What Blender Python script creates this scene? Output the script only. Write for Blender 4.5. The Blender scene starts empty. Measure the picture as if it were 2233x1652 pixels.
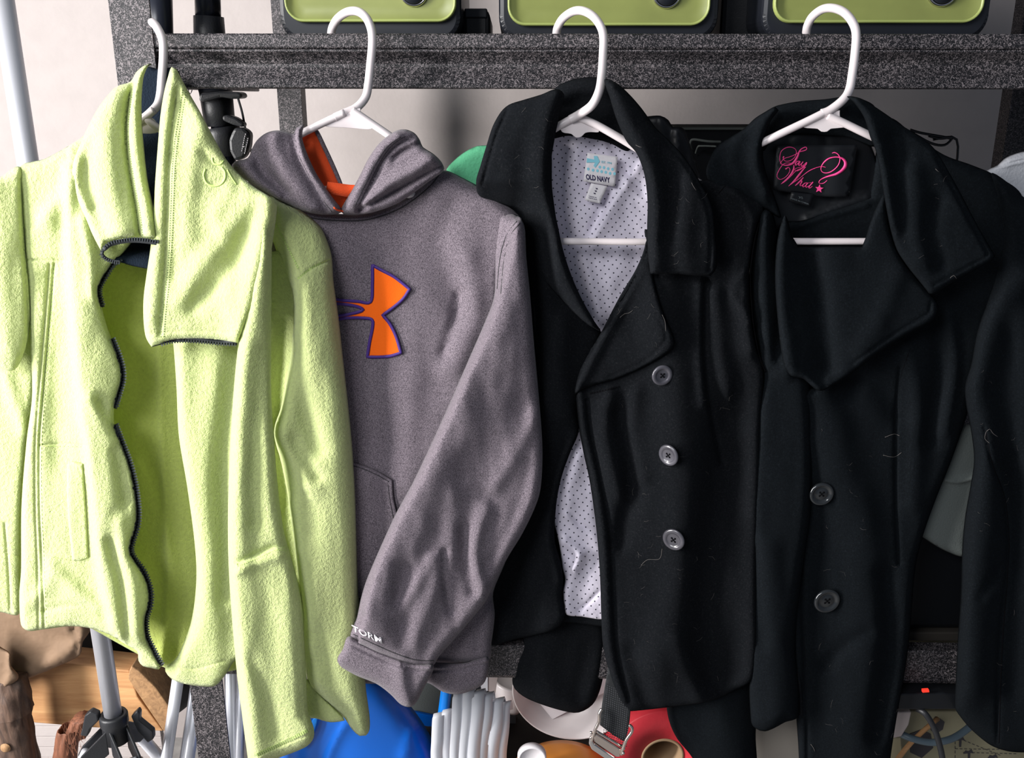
import bpy, bmesh, math, random
import numpy as np
from mathutils import Vector, Matrix, noise, geometry

C = bpy.context.scene.collection
SC = bpy.context.scene
PI = math.pi

# ---------------------------------------------------------------- camera
F = 2000.0                       # focal length in pixels of the 2233x1652 frame
CAM = Vector((0.0, -1.10, 1.55))
PITCH = math.radians(17.0)
cd = bpy.data.cameras.new('camera')
cd.sensor_fit = 'HORIZONTAL'; cd.sensor_width = 36.0; cd.lens = F / 2233.0 * 36.0
cd.clip_start = 0.02; cd.clip_end = 50
co = bpy.data.objects.new('camera', cd); C.objects.link(co)
co.location = CAM; co.rotation_euler = (PI / 2 - PITCH, 0, 0)
SC.camera = co

# ---------------------------------------------------------------- light and exposure
w = bpy.data.worlds.new('world'); SC.world = w; w.use_nodes = True
w.node_tree.nodes['Background'].inputs[0].default_value = (0.72, 0.82, 1.0, 1)
w.node_tree.nodes['Background'].inputs[1].default_value = 0.17

def area(name, loc, target, sx, sy, power, col):
    l = bpy.data.lights.new(name, 'AREA'); l.shape = 'RECTANGLE'
    l.size = sx; l.size_y = sy; l.energy = power; l.color = col
    o = bpy.data.objects.new(name, l); C.objects.link(o)
    o.location = loc
    o.rotation_euler = (Vector(target) - Vector(loc)).to_track_quat('-Z', 'Y').to_euler()
    return o
area('side_daylight', (-1.75, -0.80, 1.55), (0.0, 0.0, 1.15), 0.32, 1.6, 92, (1.0, 0.97, 0.95))
area('front_daylight', (-1.25, -1.95, 2.45), (-0.1, 0.0, 1.25), 1.0, 0.8, 38, (0.97, 0.98, 1.0))
SC.view_settings.view_transform = 'Standard'
SC.view_settings.look = 'None'
SC.view_settings.exposure = 0.0
SC.view_settings.gamma = 1.0
SC.view_settings.use_curve_mapping = False

# ---------------------------------------------------------------- projection helpers
_cf = np.array([0, math.cos(PITCH), -math.sin(PITCH)])
_cu = np.array([0, math.sin(PITCH), math.cos(PITCH)])
def P(px, py, Y):
    """world point on the vertical plane y = Y seen at photo pixel (px, py)"""
    vx = (px - 1116.5) / F; vz = -(py - 826.0) / F
    d = _cf + _cu * vz; d = np.array([vx, d[1], d[2]])
    t = (Y - CAM.y) / d[1]
    return Vector((CAM.x + d[0] * t, CAM.y + d[1] * t, CAM.z + d[2] * t))
def PN(px, py, Y):
    px = np.asarray(px, float); py = np.asarray(py, float); Y = np.asarray(Y, float) * np.ones_like(px)
    vx = (px - 1116.5) / F; vz = -(py - 826.0) / F
    dy = _cf[1] + _cu[1] * vz; dz = _cf[2] + _cu[2] * vz
    t = (Y - CAM.y) / dy
    return np.stack([CAM.x + vx * t, CAM.y + dy * t, CAM.z + dz * t], 1)
def pxm(py, Y):
    """metres per photo pixel at that height and depth"""
    dy = _cf[1] + _cu[1] * (-(py - 826.0) / F)
    return (Y - CAM.y) / dy / F

# ---------------------------------------------------------------- materials
def newmat(name):
    m = bpy.data.materials.new(name); m.use_nodes = True
    nt = m.node_tree; b = nt.nodes['Principled BSDF']
    return m, nt, b
def N(nt, t, **kw):
    n = nt.nodes.new(t)
    for k, v in kw.items(): setattr(n, k, v)
    return n
def obj_coord(nt, scale=(1, 1, 1)):
    tc = N(nt, 'ShaderNodeTexCoord'); mp = N(nt, 'ShaderNodeMapping')
    mp.inputs['Scale'].default_value = scale
    nt.links.new(tc.outputs['Object'], mp.inputs[0])
    return mp.outputs[0]
def noise_tex(nt, vec, scale, detail=3, rough=0.5, dist=0.0):
    n = N(nt, 'ShaderNodeTexNoise'); n.inputs['Scale'].default_value = scale
    n.inputs['Detail'].default_value = detail; n.inputs['Roughness'].default_value = rough
    n.inputs['Distortion'].default_value = dist
    nt.links.new(vec, n.inputs['Vector']); return n.outputs['Fac']
def ramp(nt, fac, stops):
    r = N(nt, 'ShaderNodeValToRGB'); e = r.color_ramp.elements
    while len(e) < len(stops): e.new(0.5)
    for i, (p, c) in enumerate(stops):
        e[i].position = p; e[i].color = (*c, 1) if len(c) == 3 else c
    nt.links.new(fac, r.inputs[0]); return r.outputs[0]
def bump(nt, b, h, dist, strength=1.0):
    n = N(nt, 'ShaderNodeBump'); n.inputs['Distance'].default_value = dist
    n.inputs['Strength'].default_value = strength
    nt.links.new(h, n.inputs['Height']); nt.links.new(n.outputs[0], b.inputs['Normal'])
def plain(name, col, rough=0.6, metal=0.0, bscale=0, bdist=0.0005, var=0.0, sheen=0.0, spec=0.5, coat=0.0):
    m, nt, b = newmat(name)
    b.inputs['Base Color'].default_value = (*col, 1)
    b.inputs['Roughness'].default_value = rough; b.inputs['Metallic'].default_value = metal
    b.inputs['Specular IOR Level'].default_value = spec
    b.inputs['Sheen Weight'].default_value = sheen
    b.inputs['Coat Weight'].default_value = coat
    v = obj_coord(nt)
    if var:
        f = noise_tex(nt, v, 30, 4)
        lo = tuple(c * (1 - var) for c in col); hi = tuple(min(1, c * (1 + var)) for c in col)
        nt.links.new(ramp(nt, f, [(0.3, lo), (0.7, hi)]), b.inputs['Base Color'])
    if bscale: bump(nt, b, noise_tex(nt, v, bscale, 3), bdist)
    return m
def fleece_mat(name, col, translucent=0.12):
    m, nt, b = newmat(name)
    v = obj_coord(nt)
    f = noise_tex(nt, v, 260, 3, 0.6); g = noise_tex(nt, v, 900, 2)
    lo = tuple(c * 0.88 for c in col)
    nt.links.new(ramp(nt, f, [(0.35, lo), (0.6, col)]), b.inputs['Base Color'])
    b.inputs['Roughness'].default_value = 0.95; b.inputs['Specular IOR Level'].default_value = 0.1
    b.inputs['Sheen Weight'].default_value = 0.35; b.inputs['Sheen Roughness'].default_value = 0.6
    ad = N(nt, 'ShaderNodeMath', operation='ADD'); nt.links.new(f, ad.inputs[0])
    mu = N(nt, 'ShaderNodeMath', operation='MULTIPLY'); mu.inputs[1].default_value = 0.35
    nt.links.new(g, mu.inputs[0]); nt.links.new(mu.outputs[0], ad.inputs[1])
    bump(nt, b, ad.outputs[0], 0.0026, 0.8)
    tr = N(nt, 'ShaderNodeBsdfTranslucent'); tr.inputs[0].default_value = (*[c for c in col], 1)
    mx = N(nt, 'ShaderNodeMixShader'); mx.inputs[0].default_value = translucent
    out = nt.nodes['Material Output']
    nt.links.new(b.outputs[0], mx.inputs[1]); nt.links.new(tr.outputs[0], mx.inputs[2]); nt.links.new(mx.outputs[0], out.inputs[0])
    return m
def heather_mat(name, lo, hi):
    m, nt, b = newmat(name)
    v = obj_coord(nt, (1, 1, 0.6))
    f = noise_tex(nt, v, 1100, 3, 0.7)
    nt.links.new(ramp(nt, f, [(0.36, lo), (0.64, hi)]), b.inputs['Base Color'])
    b.inputs['Roughness'].default_value = 0.9; b.inputs['Specular IOR Level'].default_value = 0.15
    b.inputs['Sheen Weight'].default_value = 0.15
    bump(nt, b, f, 0.0004, 0.5)
    return m
def wool_mat(name, col, fz):
    m, nt, b = newmat(name)
    v = obj_coord(nt)
    f = noise_tex(nt, v, 420, 5, 0.9)
    c1 = ramp(nt, f, [(0.36, tuple(c * 0.3 for c in col)), (0.56, col), (0.70, fz)])
    nt.links.new(c1, b.inputs['Base Color'])
    b.inputs['Roughness'].default_value = 1.0; b.inputs['Specular IOR Level'].default_value = 0.02
    b.inputs['Sheen Weight'].default_value = 0.022; b.inputs['Sheen Roughness'].default_value = 0.9
    b.inputs['Sheen Tint'].default_value = (0.75, 0.85, 1.0, 1)
    bump(nt, b, f, 0.0022, 1.0)
    return m
def hammer_mat(name, lo=(0.009, 0.009, 0.011), hi=(0.18, 0.158, 0.165)):
    m, nt, b = newmat(name)
    v = obj_coord(nt)
    f = noise_tex(nt, v, 420, 1.2, 0.5, 1.6)
    nt.links.new(ramp(nt, f, [(0.50, lo), (0.62, hi)]), b.inputs['Base Color'])
    b.inputs['Roughness'].default_value = 0.5; b.inputs['Specular IOR Level'].default_value = 0.4
    bump(nt, b, f, 0.0008, 0.6)
    return m
def dotted_mat(name, base, dot, pitch_px=13.4, r=0.10, rot=0.12):
    """printed staggered dots; UV is in photo pixels of cloth"""
    m, nt, b = newmat(name)
    uv = N(nt, 'ShaderNodeUVMap'); uv.uv_map = 'UVMap'
    mp = N(nt, 'ShaderNodeMapping'); mp.inputs['Rotation'].default_value = (0, 0, rot)
    mp.inputs['Scale'].default_value = (1 / (pitch_px * 1.35), 1 / (pitch_px * 1.35), 1)
    nt.links.new(uv.outputs[0], mp.inputs[0])
    outs = []
    for off in ((0, 0, 0), (0.5, 0.5, 0)):
        a = N(nt, 'ShaderNodeVectorMath', operation='ADD'); a.inputs[1].default_value = off
        fr = N(nt, 'ShaderNodeVectorMath', operation='FRACTION'); s = N(nt, 'ShaderNodeVectorMath', operation='SUBTRACT')
        s.inputs[1].default_value = (0.5, 0.5, 0); l = N(nt, 'ShaderNodeVectorMath', operation='LENGTH')
        sp = N(nt, 'ShaderNodeVectorMath', operation='MULTIPLY'); sp.inputs[1].default_value = (1, 1, 0)
        nt.links.new(mp.outputs[0], a.inputs[0]); nt.links.new(a.outputs[0], fr.inputs[0]); nt.links.new(fr.outputs[0], s.inputs[0])
        nt.links.new(s.outputs[0], sp.inputs[0]); nt.links.new(sp.outputs[0], l.inputs[0]); outs.append(l.outputs['Value'])
    mn = N(nt, 'ShaderNodeMath', operation='MINIMUM'); nt.links.new(outs[0], mn.inputs[0]); nt.links.new(outs[1], mn.inputs[1])
    nt.links.new(ramp(nt, mn.outputs[0], [(r * 0.75, dot), (r, base)]), b.inputs['Base Color'])
    b.inputs['Roughness'].default_value = 0.55
    b.inputs['Sheen Weight'].default_value = 0.2
    bump(nt, b, noise_tex(nt, obj_coord(nt), 25, 4, 0.6), 0.004, 0.6)
    return m
def wood_mat(name, a, c, scale=(3, 40, 40)):
    m, nt, b = newmat(name)
    v = obj_coord(nt, scale)
    f = noise_tex(nt, v, 3, 5, 0.6, 0.6)
    nt.links.new(ramp(nt, f, [(0.3, a), (0.7, c)]), b.inputs['Base Color'])
    b.inputs['Roughness'].default_value = 0.7
    bump(nt, b, f, 0.002, 0.5)
    return m

M = {}
M['fleece'] = fleece_mat('lime fleece', (0.65, 0.74, 0.31), 0.2)
M['fleece_in'] = fleece_mat('lime fleece inside', (0.70, 0.80, 0.21), 0.35)  # same cloth as outside, colour raised to carry light glowing through it
M['thread_green'] = plain('green thread', (0.16, 0.24, 0.08), 0.8)
M['thread_lime'] = plain('lime thread', (0.55, 0.75, 0.22), 0.8)
M['navy'] = plain('navy collar lining', (0.009, 0.015, 0.025), 0.95, bscale=600, bdist=0.001, spec=0.1)
M['zip'] = plain('black zipper tape', (0.016, 0.02, 0.025), 0.7)
M['teeth'] = plain('black zipper teeth', (0.03, 0.035, 0.04), 0.3)
M['hoodie'] = heather_mat('heather grey', (0.055, 0.046, 0.056), (0.235, 0.197, 0.228))
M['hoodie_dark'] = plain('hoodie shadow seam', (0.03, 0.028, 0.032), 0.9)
M['orange_in'] = plain('orange hood lining', (1.0, 0.10, 0.014), 0.85, bscale=700, bdist=0.0006, sheen=0.1)
M['logo_orange'] = plain('orange applique', (1.0, 0.15, 0.006), 0.7, bscale=900, bdist=0.0003, spec=0.15)
M['logo_purple'] = plain('purple embroidery', (0.055, 0.018, 0.20), 0.6)
M['white_print'] = plain('white print', (0.85, 0.82, 0.85), 0.5)
M['wool'] = wool_mat('black wool', (0.0065, 0.0072, 0.0085), (0.036, 0.034, 0.036))
M['wool2'] = wool_mat('blue black wool', (0.0042, 0.0062, 0.0078), (0.018, 0.022, 0.027))
M['satin'] = plain('black satin', (0.006, 0.007, 0.009), 0.45, spec=0.3)
M['stitch_black'] = plain('black stitching', (0.004, 0.004, 0.005), 0.9, spec=0.05)
M['dots'] = dotted_mat('dotted lining', (0.74, 0.69, 0.80), (0.012, 0.010, 0.03))
M['plastic'] = plain('white hanger plastic', (0.70, 0.635, 0.64), 0.32, spec=0.5)
M['hammer'] = hammer_mat('hammered steel paint')
M['button'] = plain('grey horn button', (0.062, 0.060, 0.072), 0.30, var=0.35, coat=0.4)
M['button_b'] = plain('black button', (0.014, 0.016, 0.018), 0.18, coat=0.6)
M['label_w'] = plain('white label', (0.82, 0.78, 0.80), 0.6, bscale=900, bdist=0.0002)
M['label_ink'] = plain('label navy ink', (0.03, 0.02, 0.09), 0.6)
M['label_blue'] = plain('label pale blue ink', (0.27, 0.66, 0.78), 0.6)
M['pink'] = plain('pink embroidery', (0.90, 0.06, 0.27), 0.5, bscale=1500, bdist=0.0003)
M['tag_grey'] = plain('tag grey ink', (0.12, 0.14, 0.15), 0.6)
M['green_face'] = plain('lime enamel', (0.24, 0.27, 0.08), 0.35, var=0.06)
M['green_rim'] = plain('lime rim', (0.36, 0.42, 0.13), 0.3)
M['case'] = plain('black case plastic', (0.012, 0.014, 0.02), 0.4)
M['chrome'] = plain('chrome', (0.75, 0.73, 0.72), 0.16, metal=1.0)
M['nickel'] = plain('worn nickel buckle', (0.75, 0.66, 0.60), 0.25, metal=1.0)
M['alu'] = plain('aluminium tube', (0.66, 0.67, 0.72), 0.38, metal=0.45)
M['blackmet'] = plain('black tube', (0.012, 0.014, 0.022), 0.3)
M['blackpl'] = plain('black moulded plastic', (0.014, 0.015, 0.018), 0.45, bscale=500, bdist=0.0002)
M['web'] = plain('black webbing', (0.012, 0.014, 0.016), 0.8)
M['webridge'] = plain('webbing weave', (0.055, 0.058, 0.065), 0.7)
M['wall'] = plain('plaster wall', (0.45, 0.405, 0.39), 0.9, bscale=120, bdist=0.0004, var=0.03)
M['floor'] = plain('concrete', (0.30, 0.29, 0.28), 0.8, bscale=60, bdist=0.001, var=0.2)
M['board'] = plain('shelf board', (0.03, 0.025, 0.02), 0.8, var=0.2)
M['blue'] = plain('blue plastic', (0.0, 0.12, 0.58), 0.35)
M['bluetube'] = plain('blue tube', (0.0, 0.20, 0.70), 0.35)
M['strip'] = plain('white strip', (0.86, 0.87, 0.92), 0.35)
M['bowl'] = plain('white enamel bowl', (0.82, 0.76, 0.75), 0.3)
M['orange'] = plain('orange plastic', (0.75, 0.27, 0.04), 0.4)
M['red'] = plain('red roll', (0.62, 0.03, 0.045), 0.5, bscale=80, bdist=0.0005)
M['cardboard'] = plain('cardboard tube', (0.38, 0.25, 0.14), 0.8)
M['kraft'] = plain('kraft paper', (0.19, 0.12, 0.072), 0.8, bscale=25, bdist=0.004, var=0.08)
M['plank'] = wood_mat('sawn pine', (0.40, 0.19, 0.075), (0.60, 0.34, 0.15), (3, 30, 30))
M['endgrain'] = wood_mat('end grain', (0.22, 0.12, 0.055), (0.42, 0.24, 0.11), (40, 40, 40))
M['bark'] = wood_mat('bark', (0.025, 0.014, 0.010), (0.13, 0.075, 0.05), (30, 30, 6))
M['fibre'] = wood_mat('fibrous bark', (0.07, 0.025, 0.012), (0.24, 0.085, 0.04), (60, 60, 6))
M['mint'] = plain('mint knit', (0.12, 0.50, 0.26), 0.9, bscale=400, bdist=0.0008)
M['greyknit'] = plain('pale grey knit', (0.42, 0.43, 0.46), 0.9, bscale=400, bdist=0.0008)
M['greyshirt'] = plain('grey jersey', (0.10, 0.115, 0.11), 0.9, bscale=400, bdist=0.0005)
M['box'] = plain('buff cardboard box', (0.30, 0.27, 0.17), 0.7, var=0.05)
M['wall_tone'] = plain('grey beige wall tone', (0.30, 0.27, 0.235), 0.8)  # wall-like tone for the added box between the coat hems
M['boxprint'] = plain('dark box print', (0.05, 0.045, 0.05), 0.7)
M['whitebox'] = plain('off-white plastic', (0.55, 0.47, 0.45), 0.5)
M['greypipe'] = plain('grey hose', (0.10, 0.14, 0.17), 0.4)
M['lint'] = plain('pale lint', (0.10, 0.09, 0.085), 0.9)
m_, nt_, b_ = newmat('red indicator lamp'); b_.inputs['Base Color'].default_value = (0.5, 0.01, 0.01, 1)
b_.inputs['Emission Color'].default_value = (1, 0.05, 0.02, 1); b_.inputs['Emission Strength'].default_value = 0.8
M['led'] = m_

# ---------------------------------------------------------------- object helpers
def link(name, me, mat=None, parent=None):
    o = bpy.data.objects.new(name, me); C.objects.link(o)
    if mat is not None: me.materials.append(M[mat] if isinstance(mat, str) else mat)
    if parent is not None:
        o.parent = parent
        off = world_loc(parent)
        for v in me.vertices: v.co -= off
    return o
def world_loc(o):
    l = Vector(o.location)
    while o.parent is not None:
        o = o.parent; l += o.location
    return l
def tag(o, label=None, cat=None, group=None, kind=None):
    if label: o['label'] = label
    if cat: o['category'] = cat
    if group: o['group'] = group
    if kind: o['kind'] = kind
    return o
def thing(name, loc, label, cat, group=None):
    o = bpy.data.objects.new(name, None); C.objects.link(o); o.location = loc
    o.empty_display_size = 0.05
    return tag(o, label, cat, group)
def smooth(me, on=True):
    me.polygons.foreach_set('use_smooth', [on] * len(me.polygons)); me.update()

def cr(pts, closed=True, step=6.0):
    """Catmull-Rom through pixel points; a third element 1 marks a sharp corner"""
    n = len(pts); out = []
    rng = range(n if closed else n - 1)
    def g(i): return np.array(pts[i % n][:2] if closed else pts[max(0, min(n - 1, i))][:2], float)
    def corner(i):
        p = pts[i % n] if closed else pts[max(0, min(n - 1, i))]
        return len(p) > 2 and p[2] == 1
    for i in rng:
        p1, p2 = g(i), g(i + 1)
        p0 = p1 - (p2 - p1) * 0.5 if corner(i) else g(i - 1)
        p3 = p2 + (p2 - p1) * 0.5 if corner(i + 1) else g(i + 2)
        L = np.linalg.norm(p2 - p1); k = max(1, int(L / step))
        m1 = (p2 - p0) * 0.5; m2 = (p3 - p1) * 0.5
        for s in (m1, m2):
            l = np.linalg.norm(s)
            if l > L: s *= L / l
        for j in range(k):
            t = j / k
            out.append((2*t**3 - 3*t**2 + 1) * p1 + (t**3 - 2*t**2 + t) * m1 + (-2*t**3 + 3*t**2) * p2 + (t**3 - t**2) * m2)
    if not closed: out.append(g(n - 1))
    return np.array(out)
def polydist(X, Y, L, closed=False):
    """unsigned distance and sign side of points to polyline L"""
    best = np.full(X.shape, 1e9); sgn = np.ones(X.shape)
    n = len(L)
    for i in range(n if closed else n - 1):
        a = L[i]; b = L[(i + 1) % n]; d = b - a; q = d @ d
        if q < 1e-9: continue
        t = np.clip(((X - a[0]) * d[0] + (Y - a[1]) * d[1]) / q, 0, 1)
        dx = X - (a[0] + t * d[0]); dy = Y - (a[1] + t * d[1])
        r = np.hypot(dx, dy); s = np.sign(d[0] * dy - d[1] * dx)
        m = r < best; best[m] = r[m]; sgn[m] = s[m]
    return best, sgn
def inside(X, Y, L):
    r = np.zeros(X.shape, bool); n = len(L)
    for i in range(n):
        x1, y1 = L[i]; x2, y2 = L[(i + 1) % n]
        if y1 == y2: continue
        c = ((y1 > Y) != (y2 > Y)) & (X < (x2 - x1) * (Y - y1) / (y2 - y1) + x1)
        r ^= c
    return r

class Surf:
    """depth of a cloth panel as a function of photo pixel: base plane, ridges and folds in millimetres towards the viewer, rolled edge"""
    def __init__(s, base, ridges=(), edge=None, outline=None, slope=None, wrinkle=None, off=0.0):
        s.base, s.edge, s.outline, s.slope, s.wr, s.off = base, edge, outline, slope, wrinkle, off
        s.ridges = [(cr(r[0], False, 12.0), r[1], r[2], r[3]) for r in ridges]
    def __call__(s, X, Y):
        sc = np.isscalar(X)
        X = np.atleast_1d(np.asarray(X, float)); Y = np.atleast_1d(np.asarray(Y, float))
        h = np.zeros(X.shape)
        for L, amp, wl, wr_ in s.ridges:
            d, sg = polydist(X, Y, L)
            wd = np.where(sg > 0, wl, wr_)
            h += amp * np.exp(-(d / wd) ** 2)
        if s.wr:
            a, sx, sy, seed = s.wr
            h += a * np.array([noise.noise(Vector((x / sx + seed, y / sy, seed * 1.7))) + 0.4 * noise.noise(Vector((x / sx * 2.3 + seed, y / sy * 2.1, seed))) for x, y in zip(X, Y)])
        if s.slope: h += s.slope(X, Y)
        if s.edge is not None:
            r, t = s.edge
            d, _ = polydist(X, Y, s.outline, True)
            u = np.clip(1 - d / r, 0, 1)
            h -= t * (1 - np.sqrt(np.maximum(0, 1 - u * u)))
        b = s.base(X, Y) if callable(s.base) else s.base
        res = b - (h + s.off) * 0.001
        return float(res[0]) if sc else res

def panel(name, pts, base, mat, parent=None, ridges=(), edge=(14, 5), step=9.0, thick=2.5, slope=None, wrinkle=None, off=0.0, smooth_outline=True):
    out = cr(pts, True, step * 0.8) if smooth_outline else cr([(p[0], p[1], 1) for p in pts], True, step * 0.8)
    kr, kw = {'fleece': (0.85, 0.6), 'fleece_in': (0.8, 0.8), 'wool': (1.0, 0.55), 'wool2': (1.0, 0.55)}.get(mat, (1.0, 1.0))
    ridges = [(r[0], r[1] * (kr if min(r[2], r[3]) > 5 else 1.0), r[2], r[3]) for r in ridges]
    if wrinkle: wrinkle = (wrinkle[0] * kw,) + tuple(wrinkle[1:])
    sf = Surf(base, ridges, edge, out, slope, wrinkle, off)
    x0, y0 = out.min(0); x1, y1 = out.max(0)
    rs = random.Random(len(pts) * 7 + int(x0 + y1))
    g = []
    k = 0; y = y0
    while y < y1:
        x = x0 + (step / 2 if k % 2 else 0)
        while x < x1:
            g.append((x + rs.uniform(-.1, .1) * step, y + rs.uniform(-.1, .1) * step)); x += step
        y += step * 0.866; k += 1
    if edge:
        nxt = np.roll(out, -1, 0) - np.roll(out, 1, 0); nn = np.stack([-nxt[:, 1], nxt[:, 0]], 1)
        nn /= np.maximum(1e-6, np.linalg.norm(nn, axis=1))[:, None]
        for q in (0.12, 0.35, 0.7):
            if edge[0] * q > 0.8:
                for sgn in (1, -1):
                    for p in out + nn * sgn * edge[0] * q: g.append((p[0], p[1]))
    for L, amp, wl, wr_ in sf.ridges:
        wm = min(wl, wr_)
        if wm < step * 1.3:
            L2 = cr([tuple(p) for p in L], False, max(3.0, wm))
            tg = np.gradient(L2, axis=0); nn = np.stack([-tg[:, 1], tg[:, 0]], 1); nn /= np.maximum(1e-6, np.linalg.norm(nn, axis=1))[:, None]
            for q in (-1.8, -0.9, 0, 0.9, 1.8):
                for p in L2 + nn * q * wm: g.append((p[0], p[1]))
    g = np.array(g)
    din, _ = polydist(g[:, 0], g[:, 1], out, True)
    md = min(step * 0.35, (edge[0] * 0.1 if edge else step) + 0.3)
    ok = inside(g[:, 0], g[:, 1], out) & (din > md)
    g = g[ok]
    # thin out near duplicates
    cell = {}; keep = []
    for i, p in enumerate(g):
        kx = (int(p[0] / 1.6), int(p[1] / 1.6))
        if kx in cell: continue
        cell[kx] = 1; keep.append(i)
    g = g[keep]
    allp = np.concatenate([out, g])
    res = geometry.delaunay_2d_cdt([Vector((p[0], -p[1])) for p in allp], [], [list(range(len(out)))], 1, 0.01)
    vv = np.array([(v[0], -v[1]) for v in res[0]]); ff = [list(f) for f in res[2]]
    Yd = sf(vv[:, 0], vv[:, 1])
    W = PN(vv[:, 0], vv[:, 1], Yd)
    me = bpy.data.meshes.new(name)
    # orient towards the viewer
    fs = []
    for f in ff:
        a, b, c = vv[f[0]], vv[f[1]], vv[f[2]]
        cr_ = (b[0]-a[0])*(c[1]-a[1]) - (b[1]-a[1])*(c[0]-a[0])
        fs.append(f if cr_ < 0 else f[::-1])
    me.from_pydata([tuple(p) for p in W], [], fs); me.update()
    uv = me.uv_layers.new(name='UVMap')
    li = np.empty(len(me.loops), int); me.loops.foreach_get('vertex_index', li)
    uv.data.foreach_set('uv', vv[li].ravel())
    smooth(me)
    o = link(name, me, mat, parent)
    if thick:
        so = o.modifiers.new('thickness', 'SOLIDIFY'); so.thickness = thick * 0.001; so.offset = -1
    o_surf[o.name] = sf
    return o, sf
o_surf = {}

def mesh_obj(name, verts, faces, mat, parent=None, sm=False, bevel=0.0):
    me = bpy.data.meshes.new(name); me.from_pydata([tuple(v) for v in verts], [], faces); me.update()
    bm = bmesh.new(); bm.from_mesh(me); bmesh.ops.recalc_face_normals(bm, faces=bm.faces)
    if bevel: bmesh.ops.bevel(bm, geom=bm.edges[:], offset=bevel, segments=2, affect='EDGES', profile=0.5)
    bm.to_mesh(me); bm.free()
    if sm: smooth(me)
    return link(name, me, mat, parent)

def tube(name, path, r, mat, parent=None, seg=14, cap=True):
    """tube along world points; r number or list"""
    path = [Vector(p) for p in path]; n = len(path)
    rr = r if isinstance(r, (list, tuple)) else [r] * n
    V = []; Fc = []; up = None
    for i, p in enumerate(path):
        t = (path[min(n-1, i+1)] - path[max(0, i-1)]).normalized()
        if up is None:
            up = Vector((0, 0, 1)) if abs(t.z) < 0.9 else Vector((0, 1, 0))
        x = t.cross(up).normalized(); up = x.cross(t).normalized()
        for k in range(seg):
            a = 2 * PI * k / seg
            V.append(p + (x * math.cos(a) + up * math.sin(a)) * rr[i])
    for i in range(n - 1):
        for k in range(seg):
            a = i * seg + k; b = i * seg + (k + 1) % seg
            Fc.append((a, b, b + seg, a + seg))
    if cap:
        Fc.append(tuple(range(seg))[::-1]); Fc.append(tuple(range((n-1)*seg, n*seg)))
    return mesh_obj(name, V, Fc, mat, parent, True)
def crw(pts, n=8):
    """smooth a world/pixel path of tuples of any length"""
    A = [np.array(p, float) for p in pts]; out = []
    for i in range(len(A) - 1):
        p0 = A[max(0, i-1)]; p1 = A[i]; p2 = A[i+1]; p3 = A[min(len(A)-1, i+2)]
        for j in range(n):
            t = j / n
            out.append(0.5 * ((2*p1) + (-p0+p2)*t + (2*p0-5*p1+4*p2-p3)*t*t + (-p0+3*p1-3*p2+p3)*t**3))
    out.append(A[-1]); return out
def pxtube(name, pts, r, mat, parent=None, n=8, seg=14):
    """pts: (px, py, Y)"""
    return tube(name, [P(*q[:3]) for q in crw(pts, n)], r, mat, parent, seg)

def prism(name, pts, Y, depth, mat, parent=None, bevel=0.001, smooth_outline=False, step=8, sm=False):
    """solid with a given front outline (pixels) on plane Y, going back by depth metres at true size"""
    L = cr(pts, True, step) if smooth_outline else np.array([p[:2] for p in pts], float)
    ar = sum(L[i][0]*L[(i+1) % len(L)][1] - L[(i+1) % len(L)][0]*L[i][1] for i in range(len(L)))
    if ar < 0: L = L[::-1]
    n = len(L); fr = [P(p[0], p[1], Y) for p in L]; bk = [v + Vector((0, depth, 0)) for v in fr]
    Fc = [tuple(range(n)), tuple(range(2*n - 1, n - 1, -1))] + [(i, i + n, (i+1) % n + n, (i+1) % n) for i in range(n)]
    return mesh_obj(name, fr + bk, Fc, mat, parent, sm, bevel)
def box(name, lo, hi, mat, parent=None, bevel=0.002):
    x0, y0, z0 = lo; x1, y1, z1 = hi
    V = [(x0,y0,z0),(x1,y0,z0),(x1,y1,z0),(x0,y1,z0),(x0,y0,z1),(x1,y0,z1),(x1,y1,z1),(x0,y1,z1)]
    Fc = [(0,3,2,1),(4,5,6,7),(0,1,5,4),(1,2,6,5),(2,3,7,6),(3,0,4,7)]
    return mesh_obj(name, V, Fc, mat, parent, False, bevel)
def lathe(name, prof, mat, parent=None, mtx=None, seg=48, closed_profile=False):
    """prof: (radius, axial) revolved about +Z of mtx"""
    V = []; Fc = []
    n = len(prof)
    for r, z in prof:
        for k in range(seg):
            a = 2*PI*k/seg; V.append(Vector((r*math.cos(a), r*math.sin(a), z)))
    rng = n if closed_profile else n - 1
    for i in range(rng):
        for k in range(seg):
            a = i*seg+k; b = i*seg+(k+1) % seg; c = ((i+1) % n)*seg+(k+1) % seg; d = ((i+1) % n)*seg+k
            Fc.append((a, b, c, d))
    if mtx is not None: V = [mtx @ v for v in V]
    me = bpy.data.meshes.new(name); me.from_pydata([tuple(v) for v in V], [], Fc); me.update()
    bm = bmesh.new(); bm.from_mesh(me); bmesh.ops.remove_doubles(bm, verts=bm.verts, dist=1e-6)
    bmesh.ops.recalc_face_normals(bm, faces=bm.faces); bm.to_mesh(me); bm.free(); smooth(me)
    o = link(name, me, mat, parent)
    return o
def facing(loc, tiltx=0.0, tiltz=0.0):
    """matrix with local +Z towards the viewer side (-Y), tilted"""
    return Matrix.Translation(loc) @ Matrix.Rotation(tiltz, 4, 'Z') @ Matrix.Rotation(PI/2 + tiltx, 4, 'X')

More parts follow.
